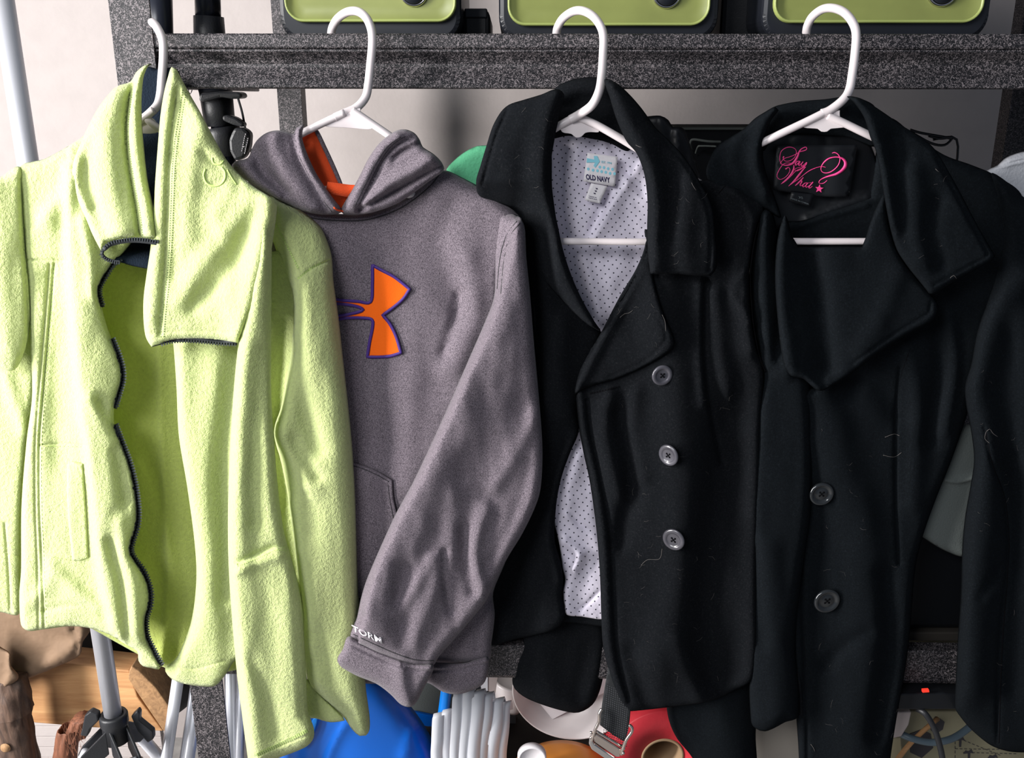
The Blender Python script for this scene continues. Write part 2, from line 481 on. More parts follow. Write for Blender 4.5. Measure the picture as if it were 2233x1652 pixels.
def strip(name, pts, w, surf, off, mat, parent, thick=0.6, step=4.0, taper=False):
    """ribbon of w pixels lying on a surface along pixel points; pts may carry own widths as 3rd value"""
    if len(pts[0]) > 2:
        A = np.array(crw(pts, 6)); L = A[:, :2]; W_ = A[:, 2]
    else:
        L = cr(pts, False, step); W_ = np.full(len(L), float(w))
    tg = np.gradient(L, axis=0); nn = np.stack([-tg[:, 1], tg[:, 0]], 1); nn /= np.maximum(1e-6, np.linalg.norm(nn, axis=1))[:, None]
    rows = []
    for q in (-0.5, 0.0, 0.5):
        p = L + nn * (W_ * q)[:, None]
        b = surf(p[:, 0], p[:, 1]) if callable(surf) else np.full(len(p), surf)
        rows.append(PN(p[:, 0], p[:, 1], b - off*0.001 - (0.0004 if q == 0 else 0)))
    n = len(L); V = np.concatenate(rows); Fc = []
    for r in range(2):
        for i in range(n-1):
            Fc.append((r*n+i, r*n+i+1, (r+1)*n+i+1, (r+1)*n+i))
    me = bpy.data.meshes.new(name); me.from_pydata([tuple(v) for v in V], [], Fc); me.update()
    me.validate()
    if len(me.polygons) and sum(p.normal.y for p in me.polygons) > 0: me.flip_normals()
    smooth(me)
    o = link(name, me, mat, parent)
    so = o.modifiers.new('thickness', 'SOLIDIFY'); so.thickness = thick*0.001; so.offset = -1
    return o
def dashes(name, lines, surf, mat, parent, dash=5.0, gap=3.0, w=1.6, off=0.5, jig=0.0, perp=False, length=None, side=0.0, kind='stuff', h=0.6):
    """small raised blocks along pixel lines: stitches or zipper teeth"""
    V = []; Fc = []
    for L0 in lines:
        L = cr(L0, False, 1.0)
        seg = np.r_[0, np.cumsum(np.linalg.norm(np.diff(L, axis=0), axis=1))]
        s = 0.0
        C_ = []
        while s + dash < seg[-1]:
            a = np.array([np.interp(s, seg, L[:, 0]), np.interp(s, seg, L[:, 1])])
            b = np.array([np.interp(s+dash, seg, L[:, 0]), np.interp(s+dash, seg, L[:, 1])])
            t = (b-a) / max(1e-6, np.linalg.norm(b-a)); n = np.array([-t[1], t[0]])
            a = a + n*side; b = b + n*side
            hw = (w if length is None else length) * 0.5
            C_.append([a-n*hw, b-n*hw, b+n*hw, a+n*hw]); s += dash + gap
        if not C_: continue
        Cn = np.array(C_).reshape(-1, 2)
        b = surf(Cn[:, 0], Cn[:, 1]) if callable(surf) else np.full(len(Cn), surf)
        Fr = PN(Cn[:, 0], Cn[:, 1], b - (off+h)*0.001); Bk = PN(Cn[:, 0], Cn[:, 1], b - off*0.001 + 0.0008)
        for i in range(len(C_)):
            o = len(V); V += [tuple(v) for v in Fr[i*4:i*4+4]] + [tuple(v) for v in Bk[i*4:i*4+4]]
            Fc += [(o, o+1, o+2, o+3), (o+4, o+7, o+6, o+5), (o, o+4, o+5, o+1), (o+1, o+5, o+6, o+2), (o+2, o+6, o+7, o+3), (o+3, o+7, o+4, o)]
    ob = mesh_obj(name, V, Fc, mat, parent)
    if kind: ob['kind'] = kind
    return ob
def text_on(name, txt, org, ax, ay, surf, off, mat, parent, size=1.0, bold=0.0, shear=0.0, thick=0.25, xs=1.0):
    """lettering; org pixel origin of baseline, ax / ay pixel vectors of one em"""
    c = bpy.data.curves.new('t', 'FONT'); c.body = txt; c.size = 1.0; c.offset = bold; c.shear = shear; c.resolution_u = 3
    o = bpy.data.objects.new('t', c); C.objects.link(o)
    dg = bpy.context.evaluated_depsgraph_get(); me = bpy.data.meshes.new_from_object(o.evaluated_get(dg))
    bpy.data.objects.remove(o); bpy.data.curves.remove(c)
    vs = np.array([(v.co.x * xs, v.co.y) for v in me.vertices])
    px = org[0] + vs[:, 0]*ax[0] + vs[:, 1]*ay[0]; py = org[1] + vs[:, 0]*ax[1] + vs[:, 1]*ay[1]
    b = surf(px, py) if callable(surf) else np.full(len(px), surf)
    Wd = PN(px, py, b - off*0.001)
    for v, q in zip(me.vertices, Wd): v.co = q
    me.update(); me.name = name
    if sum(p.normal.y for p in me.polygons) > 0: me.flip_normals()
    me.materials.clear()
    ob = link(name, me, mat, parent)
    so = ob.modifiers.new('thickness', 'SOLIDIFY'); so.thickness = thick*0.001; so.offset = 1
    return ob
def disc_on(name, cx, cy, rx, ry, surf, off, mat, parent, n=18):
    pts = [(cx + rx*math.cos(2*PI*k/n), cy + ry*math.sin(2*PI*k/n)) for k in range(n)]
    Yc = surf(np.array([p[0] for p in pts]), np.array([p[1] for p in pts])) if callable(surf) else np.full(n, surf)
    W = PN(np.array([p[0] for p in pts]), np.array([p[1] for p in pts]), Yc - off*0.001)
    V = [tuple(v) for v in W]; V += [(v[0], v[1]+0.0006, v[2]) for v in V]
    Fc = [tuple(range(n)), tuple(range(2*n-1, n-1, -1))] + [(i, i+n, (i+1) % n+n, (i+1) % n) for i in range(n)]
    return mesh_obj(name, V, Fc, mat, parent)
# ================================================================ setting
def structure(o): o['kind'] = 'structure'; return o
WY = 0.86
structure(box('wall_back', (-2.6, WY, 0), (2.6, WY + 0.1, 2.6), 'wall', bevel=0))
structure(box('floor', (-2.6, -2.2, -0.05), (2.6, WY + 0.1, 0.0), 'floor', bevel=0))

# ================================================================ steel shelving rack
RY = 0.02
rack = thing('storage_rack', (0.2, 0.3, 0.0), 'hammered dark grey steel shelving rack the coats hang from', 'shelving')
def extrude_x(name, prof, x0, x1, mat, parent, dz1=0.0, th=0.0025):
    """sheet profile (Y, Z) extruded along X"""
    V = []; n = len(prof)
    for i, x in enumerate((x0, x1)):
        for y, z in prof: V.append((x, y, z + (dz1 if i else 0)))
    Fc = [(i, i+1, n+i+1, n+i) for i in range(n-1)]
    me = bpy.data.meshes.new(name); me.from_pydata(V, [], Fc); me.update()
    o = link(name, me, mat, parent)
    so = o.modifiers.new('thickness', 'SOLIDIFY'); so.thickness = th; so.offset = 0
    bv = o.modifiers.new('bevel', 'BEVEL'); bv.width = 0.0012; bv.segments = 2
    return o
def zz(py, Y): return P(1116, py, Y).z
x0 = P(327, 100, RY).x
tb = [(RY + 0.016, zz(75, RY) + 0.0), (RY + 0.001, zz(75, RY)), (RY, zz(77, RY)), (RY, zz(101, RY)), (RY + 0.001, zz(103.5, RY)), (RY + 0.009, zz(104.5, RY)), (RY + 0.009, zz(107, RY)),
      (RY + 0.001, zz(109, RY)), (RY + 0.001, zz(111, RY)), (RY + 0.006, zz(118, RY)), (RY + 0.011, zz(128, RY)), (RY + 0.0135, zz(138, RY)),
      (RY + 0.0125, zz(147, RY)), (RY + 0.008, zz(160, RY)), (RY + 0.002, zz(174, RY)), (RY - 0.002, zz(186, RY)), (RY - 0.002, zz(189, RY)), (RY + 0.0, zz(191, RY)), (RY + 0.022, zz(190, RY))]
extrude_x('top_beam', tb, x0, 1.02, 'hammer', rack, dz1=-0.001)
lb = [(RY + 0.02, zz(1398, RY)), (RY, zz(1398, RY)), (RY, zz(1400, RY)), (RY, zz(1462, RY)), (RY + 0.002, zz(1468, RY)), (RY + 0.02, zz(1468, RY))]
extrude_x('lower_beam', lb, P(440, 1460, RY).x, 1.02, 'hammer', rack, dz1=-0.022)

def angle_post(name, cx, face, flange, Y, ydir, mirror, ztop=2.0, holes=False):
    """L section post standing on the floor: face width across x, flange back along y"""
    s = -1 if mirror else 1
    prof = [(cx, Y), (cx + s*face, Y), (cx + s*face, Y + 0.003*ydir), (cx + s*0.003, Y + 0.003*ydir), (cx + s*0.003, Y + flange*ydir), (cx, Y + flange*ydir)]
    V = [(x, y, 0.0) for x, y in prof] + [(x, y, ztop) for x, y in prof]; n = 6
    Fc = [(0,1,2,3), (0,3,4,5), (6,9,8,7), (6,11,10,9)] + [(i, (i+1) % n, (i+1) % n+n, i+n) for i in range(n)]
    p = mesh_obj(name, V, Fc, 'hammer', rack, False, 0.0006)
    return p
xa = P(237, 0, RY).x; xb = P(327, 0, RY).x
angle_post('post', xa, xb - xa, 0.045, RY - 0.003, 1, False)
# rear posts
BYR = 0.60
xr0 = P(607, 230, BYR).x; xr1 = P(668, 230, BYR).x
angle_post('post', xr1, xr1 - xr0, 0.035, BYR, -1, True)
for z in [zz(y, BYR - 0.0) for y in (-60, 60, 236, 330)]:
    me_ = lathe('keyhole', [(0.0, 0.0004), (0.0042, 0.0004), (0.0048, -0.001)], 'case', rack, facing(Vector((xr1 - 0.018, BYR - 0.0005, z))), 16)
    mesh_obj('keyhole_slot', [(xr1-0.0205, BYR-0.0007, z-0.022), (xr1-0.0155, BYR-0.0007, z-0.022), (xr1-0.0155, BYR-0.0007, z), (xr1-0.0205, BYR-0.0007, z)], [(0,1,2,3)], 'case', rack)
xq = P(2176, 260, BYR).x
angle_post('post', xq, 0.075, 0.035, BYR, -1, False)
for y in (-40, 20, 75, 235, 290, 345):
    z = zz(y, BYR)
    lathe('keyhole', [(0.0, 0.0004), (0.0055, 0.0004), (0.006, -0.001)], 'case', rack, facing(Vector((xq + 0.022, BYR - 0.0005, z))), 16)
ztop_b = zz(82, RY)
box('shelf_board', (P(575, 300, .2).x, RY + 0.03, ztop_b - 0.016), (1.02, BYR + 0.02, ztop_b - 0.002), 'board', rack)
zlow_b = zz(1402, RY)
box('shelf_board', (P(575, 300, .2).x, RY + 0.03, zlow_b - 0.016), (1.02, BYR + 0.02, zlow_b - 0.002), 'board', rack)
zb3 = P(1200, 1706, 0.15).z
box('shelf_board', (P(575, 300, .2).x, RY + 0.03, zb3 - 0.016), (1.02, BYR + 0.02, zb3), 'board', rack)
box('side_beam', (x0 - 0.045, RY + 0.05, ztop_b - 0.055), (x0 - 0.03, BYR, ztop_b - 0.02), 'hammer', rack)

# ================================================================ lime fronted appliances on the top shelf
def appliance(x0_, x1_, f0, f1, fb, knob, hole, Y, label):
    zb = ztop_b
    A = P(x0_, 60, Y); B = P(x1_, 60, Y)
    t = thing('shelf_appliance', ((A.x+B.x)/2, Y + 0.1, zb), label, 'appliance', 'lime fronted appliances on the top shelf')
    H = 0.30; W2 = (B.x-A.x)/2; R = 0.035
    def rr(cx, w, z0, z1, r, n=8):
        out = []
        for (ox, oz, a0) in ((cx+w-r, z1-r, 0), (cx-w+r, z1-r, 90), (cx-w+r, z0+r, 180), (cx+w-r, z0+r, 270)):
            for k in range(n+1):
                a = math.radians(a0 + 90*k/n); out.append((ox + r*math.cos(a), oz + r*math.sin(a)))
        return out
    cx = (A.x+B.x)/2
    def solid(name, L, y0, y1, mat, parent, bev=0.003):
        n = len(L); V = [(x, y0, z) for x, z in L] + [(x, y1, z) for x, z in L]
        Fc = [tuple(range(n)), tuple(range(2*n-1, n-1, -1))] + [(i, (i+1) % n, (i+1) % n+n, i+n) for i in range(n)]
        return mesh_obj(name, V, Fc, mat, parent, True if False else False, bev)
    solid('case', rr(cx, W2, zb, zb+H, 0.028), Y, Y+0.24, 'case', t, 0.006)
    # face plate: dished, with raised lime rim
    F0 = P(f0, 30, Y).x; F1 = P(f1, 30, Y).x; zf = zz(fb, Y)
    fc = (F0+F1)/2; fw = (F1-F0)/2; zt = zb+H-(zf-zb)*0.8
    rings = [(0.0, 0.001, 0.022), (0.0005, -0.006, 0.022), (0.0022, -0.0065, 0.020), (0.0035, -0.004, 0.019), (0.009, -0.0018, 0.015), (0.016, -0.001, 0.010)]
    V = []; 
    for ins, dy, r in rings:
        V += [(x, Y - 0.0015 + dy, z) for x, z in rr(fc, fw-ins, zf+ins, zt-ins, r)]
    n = len(rr(0, 1, 0, 1, 0.1)); 
    f1_ = []
    for i in range(3):
        for k in range(n): f1_.append((i*n+k, i*n+(k+1) % n, (i+1)*n+(k+1) % n, (i+1)*n+k))
    mesh_obj('rim', V[:4*n], f1_, 'green_rim', t, True)
    V2 = V[3*n:]; f2 = [(i*n+k, i*n+(k+1) % n, (i+1)*n+(k+1) % n, (i+1)*n+k) for i in range(2) for k in range(n)] + [tuple(range(2*n, 3*n))]
    fp = mesh_obj('face_plate', V2, f2, 'green_face', t, True)
    kx, ky, kr = knob; kp = P(kx, ky, Y); r = kr * pxm(ky, Y)
    k = lathe('knob', [(0, 0.010), (r*0.74, 0.010), (r*0.80, 0.008), (r*0.80, 0.0)], 'case', t, facing(kp))
    kr_ = lathe('bezel', [(r*0.80, 0.0), (r*0.80, 0.006), (r*0.9, 0.008), (r, 0.004), (r, -0.002)], 'chrome', k, facing(kp))
    hp = P(hole[0], hole[1], Y)
    lathe('indicator', [(0, -0.0003), (0.0016, 0.0), (0.0024, 0.0016), (0.003, 0.0)], 'chrome', t, facing(hp))
    return t
appliance(610, 1006, 624, 996, 49, (903, -18, 32), (950, 15), 0.095, 'black appliance with lime front, leftmost of three on the top shelf')
appliance(1088, 1566, 1107, 1546, 57, (1453, -14, 32), (1499, 22), 0.085, 'black appliance with lime front, middle of three on the top shelf')
appliance(1660, 2156, 1683, 2138, 51, (2052, -20, 34), (2089, 14), 0.080, 'black appliance with lime front, rightmost of three on the top shelf')
# dark carrying cases beside them
def darkcase(x0_, x1_, ytop, Y, d, label):
    A = P(x0_, 60, Y); B = P(x1_, 60, Y); zt = zz(ytop, Y)
    t = thing('hard_case', ((A.x+B.x)/2, Y + d/2, ztop_b), label, 'case')
    box('shell', (A.x, Y, ztop_b), (B.x, Y+d, zt), 'blackpl', t, 0.006)
    box('lid', (A.x+0.003, Y-0.002, zt - 0.01), (B.x-0.003, Y+d, zt + 0.002), 'case', t, 0.002)
darkcase(1008, 1068, 22, 0.16, 0.2, 'black case beside the leftmost lime appliance, low and square')
darkcase(1572, 1652, -30, 0.16, 0.2, 'black case between the middle and right lime appliances')

# ================================================================ poles and stands on the left
t = thing('light_stand', (P(240, 1500, 0.07).x, 0.07, 0.0), 'silver light stand with black leg bracket left of the rack', 'stand')
YP = 0.075
pole_x0, pole_x1 = P(5, 0, YP), P(248, 1556, YP)
tube('pole', [P(-3, -60, YP), P(248, 1566, YP)], 0.0128, 'alu', t, 28)
hubc = P(249, 1570, YP)
hub = lathe('collar', [(0.0135, 0.012), (0.019, 0.012), (0.0205, 0.009), (0.0205, -0.004), (0.0185, -0.008), (0.0185, -0.035), (0.0135, -0.035)], 'blackpl', t, Matrix.Translation(hubc), 36, True)
def fork(ang):
    R_ = Matrix.Translation(hubc + Vector((0, 0, -0.03))) @ Matrix.Rotation(ang, 4, 'Z')
    for s in (-1, 1):
        V = []
        prof = [(0.012, 0.022), (0.050, -0.012), (0.058, -0.026), (0.050, -0.036), (0.034, -0.034), (0.012, -0.018)]
        for yy in (s*0.014, s*0.010): V += [R_ @ Vector((x, yy, z)) for x, z in prof]
        n = 6
        mesh_obj('bracket_cheek', V, [tuple(range(n)), tuple(range(2*n-1, n-1, -1))] + [(i, (i+1) % n, (i+1) % n+n, i+n) for i in range(n)], 'blackpl', hub, False, 0.001)
    lathe('pivot_bolt', [(0, 0.019), (0.005, 0.019), (0.006, 0.017), (0.006, -0.017), (0, -0.017)], 'nickel', hub, R_ @ Matrix.Translation((0.047, 0, -0.024)) @ Matrix.Rotation(PI/2, 4, 'X'), 16)
    p0 = R_ @ Vector((0.047, 0, -0.024)); p1 = R_ @ Vector((0.36, 0, 0)); p1.z = 0.02
    tube('leg', [p0 + (p0-p1).normalized()*0.01, p1], 0.0095, 'alu', t, 18)
fork(math.radians(-160)); fork(math.radians(-45)); fork(math.radians(80))
kn = prism('clamp_knob', [(178, 1590), (184, 1560), (196, 1551), (212, 1558), (214, 1572), (196, 1590), (190, 1606), (174, 1604)], YP - 0.012, 0.012, 'blackpl', hub, 0.002)
prism('clamp_knob', [(285, 1562), (299, 1549), (304, 1556), (303, 1572), (333, 1596), (334, 1612), (322, 1620), (300, 1596)], YP + 0.004, 0.012, 'blackpl', hub, 0.002)

# two folded tripods behind the rack post
def folded(name, label, xt, xb, Y, mat, legs, sec):
    t = thing(name, (P(xb, 1500, Y).x, Y, 0.0), label, 'stand')
    for (a, b, r, m) in sec: tube('column', [P(a[0], a[1], Y), P(b[0], b[1], Y)], r, m, t, 24)
    for (a, b, r) in legs: 
        p, q = P(a[0], a[1], a[2]), P(b[0], b[1], b[2])
        q = p + (q-p) * ((p.z - 0.02) / (p.z - q.z))
        tube('leg', [p, q], r, 'alu', t, 18)
    return t
fa = folded('folded_stand', 'black and silver folded stand tube nearest the rack post', 345, 400, 0.16, 'blackmet',
       [((400, 1400, .16), (363, 1652, .16), .0093), ((436, 1400, .17), (398, 1652, .17), .005), ((452, 1400, .15), (412, 1652, .15), .0095)],
       [((345, -60), (352, 190), .0165, 'blackmet'), ((352, 190), (410, 1410), .014, 'blackmet')])
fb_ = folded('folded_stand', 'black folded tripod with clamp and strap hanging below the beam', 455, 510, 0.20, 'blackmet',
       [((500, 1380, .20), (507, 1652, .20), .0098), ((530, 1380, .19), (522, 1652, .19), .0075), ((545, 1380, .21), (550, 1652, .21), .0075)],
       [((451, -60), (454, 40), .0165, 'blackmet'), ((462, 190), (480, 260), .0185, 'blackmet'), ((486, 262), (520, 1400), .016, 'blackmet'), ((454, 75), (462, 190), .016, 'blackmet')])
YB = 0.20
tube('sleeve_collar', [P(455, 36, YB), P(457, 78, YB), P(459, 120, YB)], [0.0195, 0.0205, 0.0205], 'blackpl', fb_, 28)
tube('lower_collar', [P(470, 196, YB), P(480, 275, YB)], [0.022, 0.0205], 'blackpl', fb_, 28)
tube('lower_collar', [P(482, 278, YB), P(486, 296, YB), P(492, 340, YB)], [0.025, 0.024, 0.022], 'blackpl', fb_, 28)
prism('clamp_arm', [(436, 203), (476, 198), (520, 200), (528, 206), (526, 214), (508, 216), (480, 212), (446, 222), (432, 220)], YB - 0.03, 0.03, 'blackpl', fb_, 0.003)
prism('lever', [(484, 252), (496, 250), (514, 256), (533, 270), (529, 278), (506, 272), (484, 262)], YB - 0.045, 0.018, 'blackpl', fb_, 0.003)
sh = prism('strap_pouch', [(504, 290), (510, 278), (530, 278), (545, 290), (543, 322), (532, 345), (512, 352), (500, 330), (498, 305)], YB - 0.055, 0.02, 'blackpl', fb_, 0.004)
dashes('printed_script', [[(527, 330), (533, 300), (536, 290)], [(533, 335), (540, 305), (541, 298)], [(530, 320), (537, 318)]], YB - 0.0555, 'white_print', fb_, 3.0, 1.6, 1.1, 0.2, kind=None)
strip('strap', [(519, 214), (528, 245), (536, 285), (548, 330), (553, 345)], 5, YB - 0.03, 0, 'web', fb_, 1.2)
strip('cable_end', [(412, 190), (411, 200), (415, 205), (419, 196)], 2, YB - 0.03, 0, 'case', fb_, 1.2)

# ================================================================ lower left clutter
t = thing('paper_bag', (P(60, 1500, .16).x, .2, P(60, 1500, .16).z), 'crumpled brown kraft paper bag under the lime fleece', 'bag')
pb, s1 = panel('bag_body', [(-60, 1280, 1), (200, 1280, 1), (198, 1370), (180, 1400), (174, 1428), (120, 1455), (50, 1484), (0, 1508), (-60, 1530, 1)], 0.150, 'kraft', t,
      ridges=[([(40, 1330), (165, 1378), (176, 1425)], 10, 14, 30), ([(60, 1480), (120, 1440), (170, 1400)], 8, 20, 20), ([(160, 1370), (170, 1400), (165, 1430)], -8, 8, 8)], edge=(25, 14), step=10)
panel('folded_flap', [(-40, 1390), (5, 1412), (22, 1425), (24, 1450), (40, 1470), (38, 1482), (10, 1500), (-40, 1515)], 0.118, 'kraft', t,
      ridges=[([(22, 1425), (20, 1470), (10, 1495)], 6, 6, 16)], edge=(10, 6), step=7)
t = thing('dark_bag', (P(280, 1450, .3).x, .3, P(280, 1480, .3).z), 'black bag in the gap behind the silver stand pole', 'bag')
panel('bag_side', [(100, 1340), (500, 1340), (470, 1470), (380, 1560), (340, 1540), (320, 1480), (300, 1466), (100, 1450)], 0.27, 'satin', t, ridges=[([(200, 1350), (300, 1470)], 10, 30, 30)], edge=(30, 20), step=14)
t = thing('timber_offcut', (P(200, 1590, .2).x, .22, P(200, 1590, .2).z), 'thick sawn pine board with rough end behind the light stand', 'timber')
pl = prism('board', [(20, 1462), (118, 1444), (282, 1462), (300, 1520), (356, 1594), (200, 1586), (56, 1574), (20, 1568)], 0.19, 0.05, 'plank', t, 0.002)
prism('end_grain', [(281, 1463), (286, 1452), (304, 1464), (340, 1500), (374, 1548), (362, 1594), (356, 1594), (300, 1512), (279, 1480)], 0.184, 0.05, 'endgrain', t, 0.002)
def barklog(name, path, rad, mat, label, seed):
    t = thing(name, (path[-1][0], path[-1][1], path[-1][2]), label, 'log')
    pts = crw(path, 14); seg = 40; V = []; Fc = []
    for i, p in enumerate(pts):
        for k in range(seg):
            a = 2*PI*k/seg; q = Vector((math.cos(a)*1.2, math.sin(a)*1.2, p[2]*9))
            d = 1 + 0.16*noise.noise(q*1.4 + Vector((seed, 0, 0))) + 0.20*noise.noise(Vector((a*3.2, p[2]*26, seed))) + 0.10*noise.noise(Vector((a*9, p[2]*60, seed)))
            V.append((p[0]+math.cos(a)*rad*d, p[1]+math.sin(a)*rad*d, p[2]))
    n = len(pts)
    for i in range(n-1):
        for k in range(seg): Fc.append((i*seg+k, i*seg+(k+1) % seg, (i+1)*seg+(k+1) % seg, (i+1)*seg+k))
    Fc.append(tuple(range(seg))); Fc.append(tuple(range((n-1)*seg, n*seg)))
    mesh_obj('bark', V, Fc, mat, t, True)
    return t
A_ = P(10, 1478, .13); B_ = P(22, 1652, .11)
lg = barklog('log', [(A_.x, .14, A_.z), (P(18, 1560, .11).x, .13, P(18, 1560, .11).z), (B_.x+.004, .13, B_.z), (B_.x, .13, 0.0)], 0.026, 'bark', 'dark bark-covered log standing at the lower left edge', 3.0)
lathe('knot', [(0, .004), (.003, .005), (.006, .003), (.008, 0)], 'endgrain', lg, facing(P(12, 1630, .102)), 14)
A_ = P(175, 1572, .13); B_ = P(135, 1652, .12)
lf = barklog('bark_slab', [(A_.x, .14, A_.z), (P(160, 1610, .13).x, .135, P(160, 1610, .13).z), (B_.x, .13, B_.z), (B_.x-.12, .13, 0.0)], 0.017, 'fibre', 'reddish fibrous bark piece leaning behind the stand bracket', 8.0)
rs = random.Random(4); V = []; Fc = []
for k in range(70):
    b = A_ + Vector((rs.uniform(-.014, .014), rs.uniform(-.03, -.01), rs.uniform(-.05, .004))); e = b + Vector((rs.uniform(-.012, .006), 0, rs.uniform(.008, .026)))
    o = len(V); V += [tuple(b), tuple(b + Vector((.0007, 0, 0))), tuple(e), tuple(b+Vector((0, .0007, 0)))]; Fc += [(o, o+1, o+2), (o, o+2, o+3), (o+1, o+3, o+2)]
fo = mesh_obj('loose_fibres', V, Fc, 'fibre', lf); fo['kind'] = 'stuff'
t = thing('white_boards', (P(100, 1620, .4).x, .4, 0), 'white painted slats leaning behind the pine board', 'boards')
z0 = 0.0
A_ = P(20, 1560, .42); B_ = P(345, 1560, .42)
k = 0
zt = A_.z
while zt > 0.02:
    box('slat', (A_.x, .42, max(0, zt - .0235)), (B_.x, .435, zt), 'wall', t, 0.001); zt -= 0.0245

# ================================================================ lower middle clutter (standing on the bottom shelf)
t = thing('plastic_tub', (P(800, 1650, .2).x, .25, zb3), 'large blue plastic tub below the fleece and hoodie cuffs', 'tub')
panel('tub_side', [(640, 1470), (760, 1440), (830, 1470), (880, 1520), (920, 1572), (946, 1620), (958, 1660), (965, 1720, 1), (600, 1720, 1), (620, 1560)], 0.115, 'blue', t,
      ridges=[([(765, 1560), (735, 1605), (712, 1660), (705, 1720)], 5, 7, 14), ([(900, 1590), (880, 1650)], 4, 12, 18)], edge=(70, 45), step=11, slope=lambda X, Y: 25*np.exp(-((X-790)/170)**2))
panel('tub_edge_fold', [(682, 1566), (694, 1562), (688, 1590), (668, 1625), (655, 1630)], 0.085, 'bluetube', t, edge=(4, 3), step=5)
t = thing('blue_frame', (P(960, 1650, .1).x, .1, zb3), 'bright blue curved tube left of the white strips', 'tube')
pxtube('frame_tube', [(974, 1500, .10), (966, 1560, .10), (958, 1610, .10), (953, 1660, .10), (950, 1715, .10)], 0.0085, 'bluetube', t, 8, 18)
t = thing('wall_stand_in_sheet', (P(920, 1560, .3).x, .3, zb3), 'added sheet standing in for the dark grey wall behind the blue tub', 'sheet')
prism('sheet', [(800, 1440), (1125, 1440), (1125, 1718), (800, 1718)], 0.30, 0.02, 'greyshirt', t, 0.001)  # added sheet, stands for the dark grey stretch of wall here
prism('strap', [(902, 1552), (950, 1562), (950, 1588), (925, 1582), (904, 1566)], 0.292, 0.006, 'blue', t, 0.001)
t = thing('strip_bundle', (P(1035, 1650, .06).x, .08, zb3), 'bundle of bent white flat strips below the hoodie hem', 'strips')
strips = [(955, 1556, 952, 24, .050), (975, 1548, 974, 24, .056), (998, 1512, 992, 22, .045), (1021, 1506, 1012, 24, .050), (1042, 1506, 1032, 26, .054), (1062, 1512, 1050, 24, .060), (1084, 1524, 1072, 26, .066), (1100, 1532, 1092, 24, .074)]
for i, (xt, yt, xb, wd, Y) in enumerate(strips):
    pts = [(xt + 6, yt + 16, Y + .030), (xt + 5, yt + 2, Y + .020), (xt + 3, yt, Y + .010), (xt, yt + 12, Y + .002), (xt - 2, yt + 60, Y - .004), (xb, 1652, Y - .002), (xb + 6, 1716, Y)]
    L = crw(pts, 8); V = []
    for p in L:
        a = P(p[0], p[1], p[2]); hw = wd*0.5*pxm(p[1], p[2])
        V += [a + Vector((-hw, -.002, 0)), a + Vector((hw, .004, 0))]
    Fc = [(2*j, 2*j+1, 2*j+3, 2*j+2) for j in range(len(L)-1)]
    o = mesh_obj('strip', V, Fc, 'strip', t, True); so = o.modifiers.new('thickness', 'SOLIDIFY'); so.thickness = .0028
    so.offset = 0
t = thing('white_tin', (P(1105, 1500, .16).x, .17, zb3), 'white round tin partly hidden behind the bowl rim', 'tin')
tc = P(1120, 1480, .2); lathe('tin_body', [(0, .012), (.030, .012), (.0345, .014), (.036, .010), (.036, -.02), (.033, -.03), (.02, -.06), (.012, -.075), (0, -.075)], 'bowl', t, Matrix.Translation(tc) @ Matrix.Rotation(.25, 4, 'X'))
t = thing('paper_scrap', (P(1065, 1500, .12).x, .12, P(1065, 1510, .12).z), 'small white carton corner above the white strips', 'carton')
prism('carton_front', [(1046, 1474), (1064, 1474), (1064, 1506), (1050, 1508)], .12, .03, 'strip', t, .0005)
prism('carton_side', [(1064, 1474), (1086, 1474), (1080, 1512), (1064, 1506)], .121, .03, 'whitebox', t, .0005)
# bowl facing forward
bc = P(1245, 1506, .13)
t = thing('enamel_bowl', (bc.x, bc.y, zb3), 'white enamel bowl tipped on its side under the coat cuff', 'bowl')
R = 128 * pxm(1510, .13)
bm_ = facing(bc, tiltx=0.10, tiltz=-0.10)
bw = lathe('bowl_body', [(0, -.045), (R*.55, -.043), (R*.78, -.030), (R*.93, -.006), (R*.965, .006), (R*.985, .008), (R, .006), (R, .002), (R*.95, -.012), (R*.80, -.035), (R*.56, -.048), (0, -.050)], 'bowl', t, bm_, 72)
prism('paper_insert', [(1150, 1470), (1330, 1460), (1336, 1500), (1205, 1568), (1186, 1545), (1150, 1500)], .155, .003, 'label_w', t, .0005)
t = thing('orange_tub', (P(1215, 1690, .09).x, .10, zb3), 'orange round tub with white cap at the bottom edge', 'tub')
oc = P(1225, 1762, .075); ro = 135 * pxm(1700, .07)
lathe('tub_body', [(0, .02), (ro*.8, .02), (ro*.95, .014), (ro, 0), (ro, -.03), (ro*.96, -.045), (0, -.045)], 'orange', t, facing(oc), 72)
wc = P(1160, 1650, .040)
cp = lathe('cap', [(0, .003), (.0172, .003), (.0180, .0050), (.0205, .0045), (.0215, .002), (.0215, -.006), (0, -.006)], 'label_w', t, facing(wc))
# red roll
rc = P(1444, 1648, .10)
t = thing('red_roll', (rc.x, rc.y, zb3), 'roll of red material with cardboard core at the bottom', 'roll')
rr_ = 118 * pxm(1648, .10); ri = 45 * pxm(1648, .10)
lathe('red_wrap', [(ri*1.06, .0), (ri*1.06, .002), (rr_*.98, .002), (rr_, 0), (rr_, -.16), (ri*1.06, -.16)], 'red', t, facing(rc, 0.0, 0.08), 90, True)
lathe('core', [(ri*.93, .003), (ri*1.04, .003), (ri*1.05, 0), (ri*1.05, -.16), (ri*.93, -.16)], 'cardboard', t, facing(rc, 0.0, 0.08), 48, True)
bcx = facing(rc)
lathe('core_floor', [(0, -.15), (ri*.93, -.15)], 'case', t, facing(rc, 0, .08), 32)

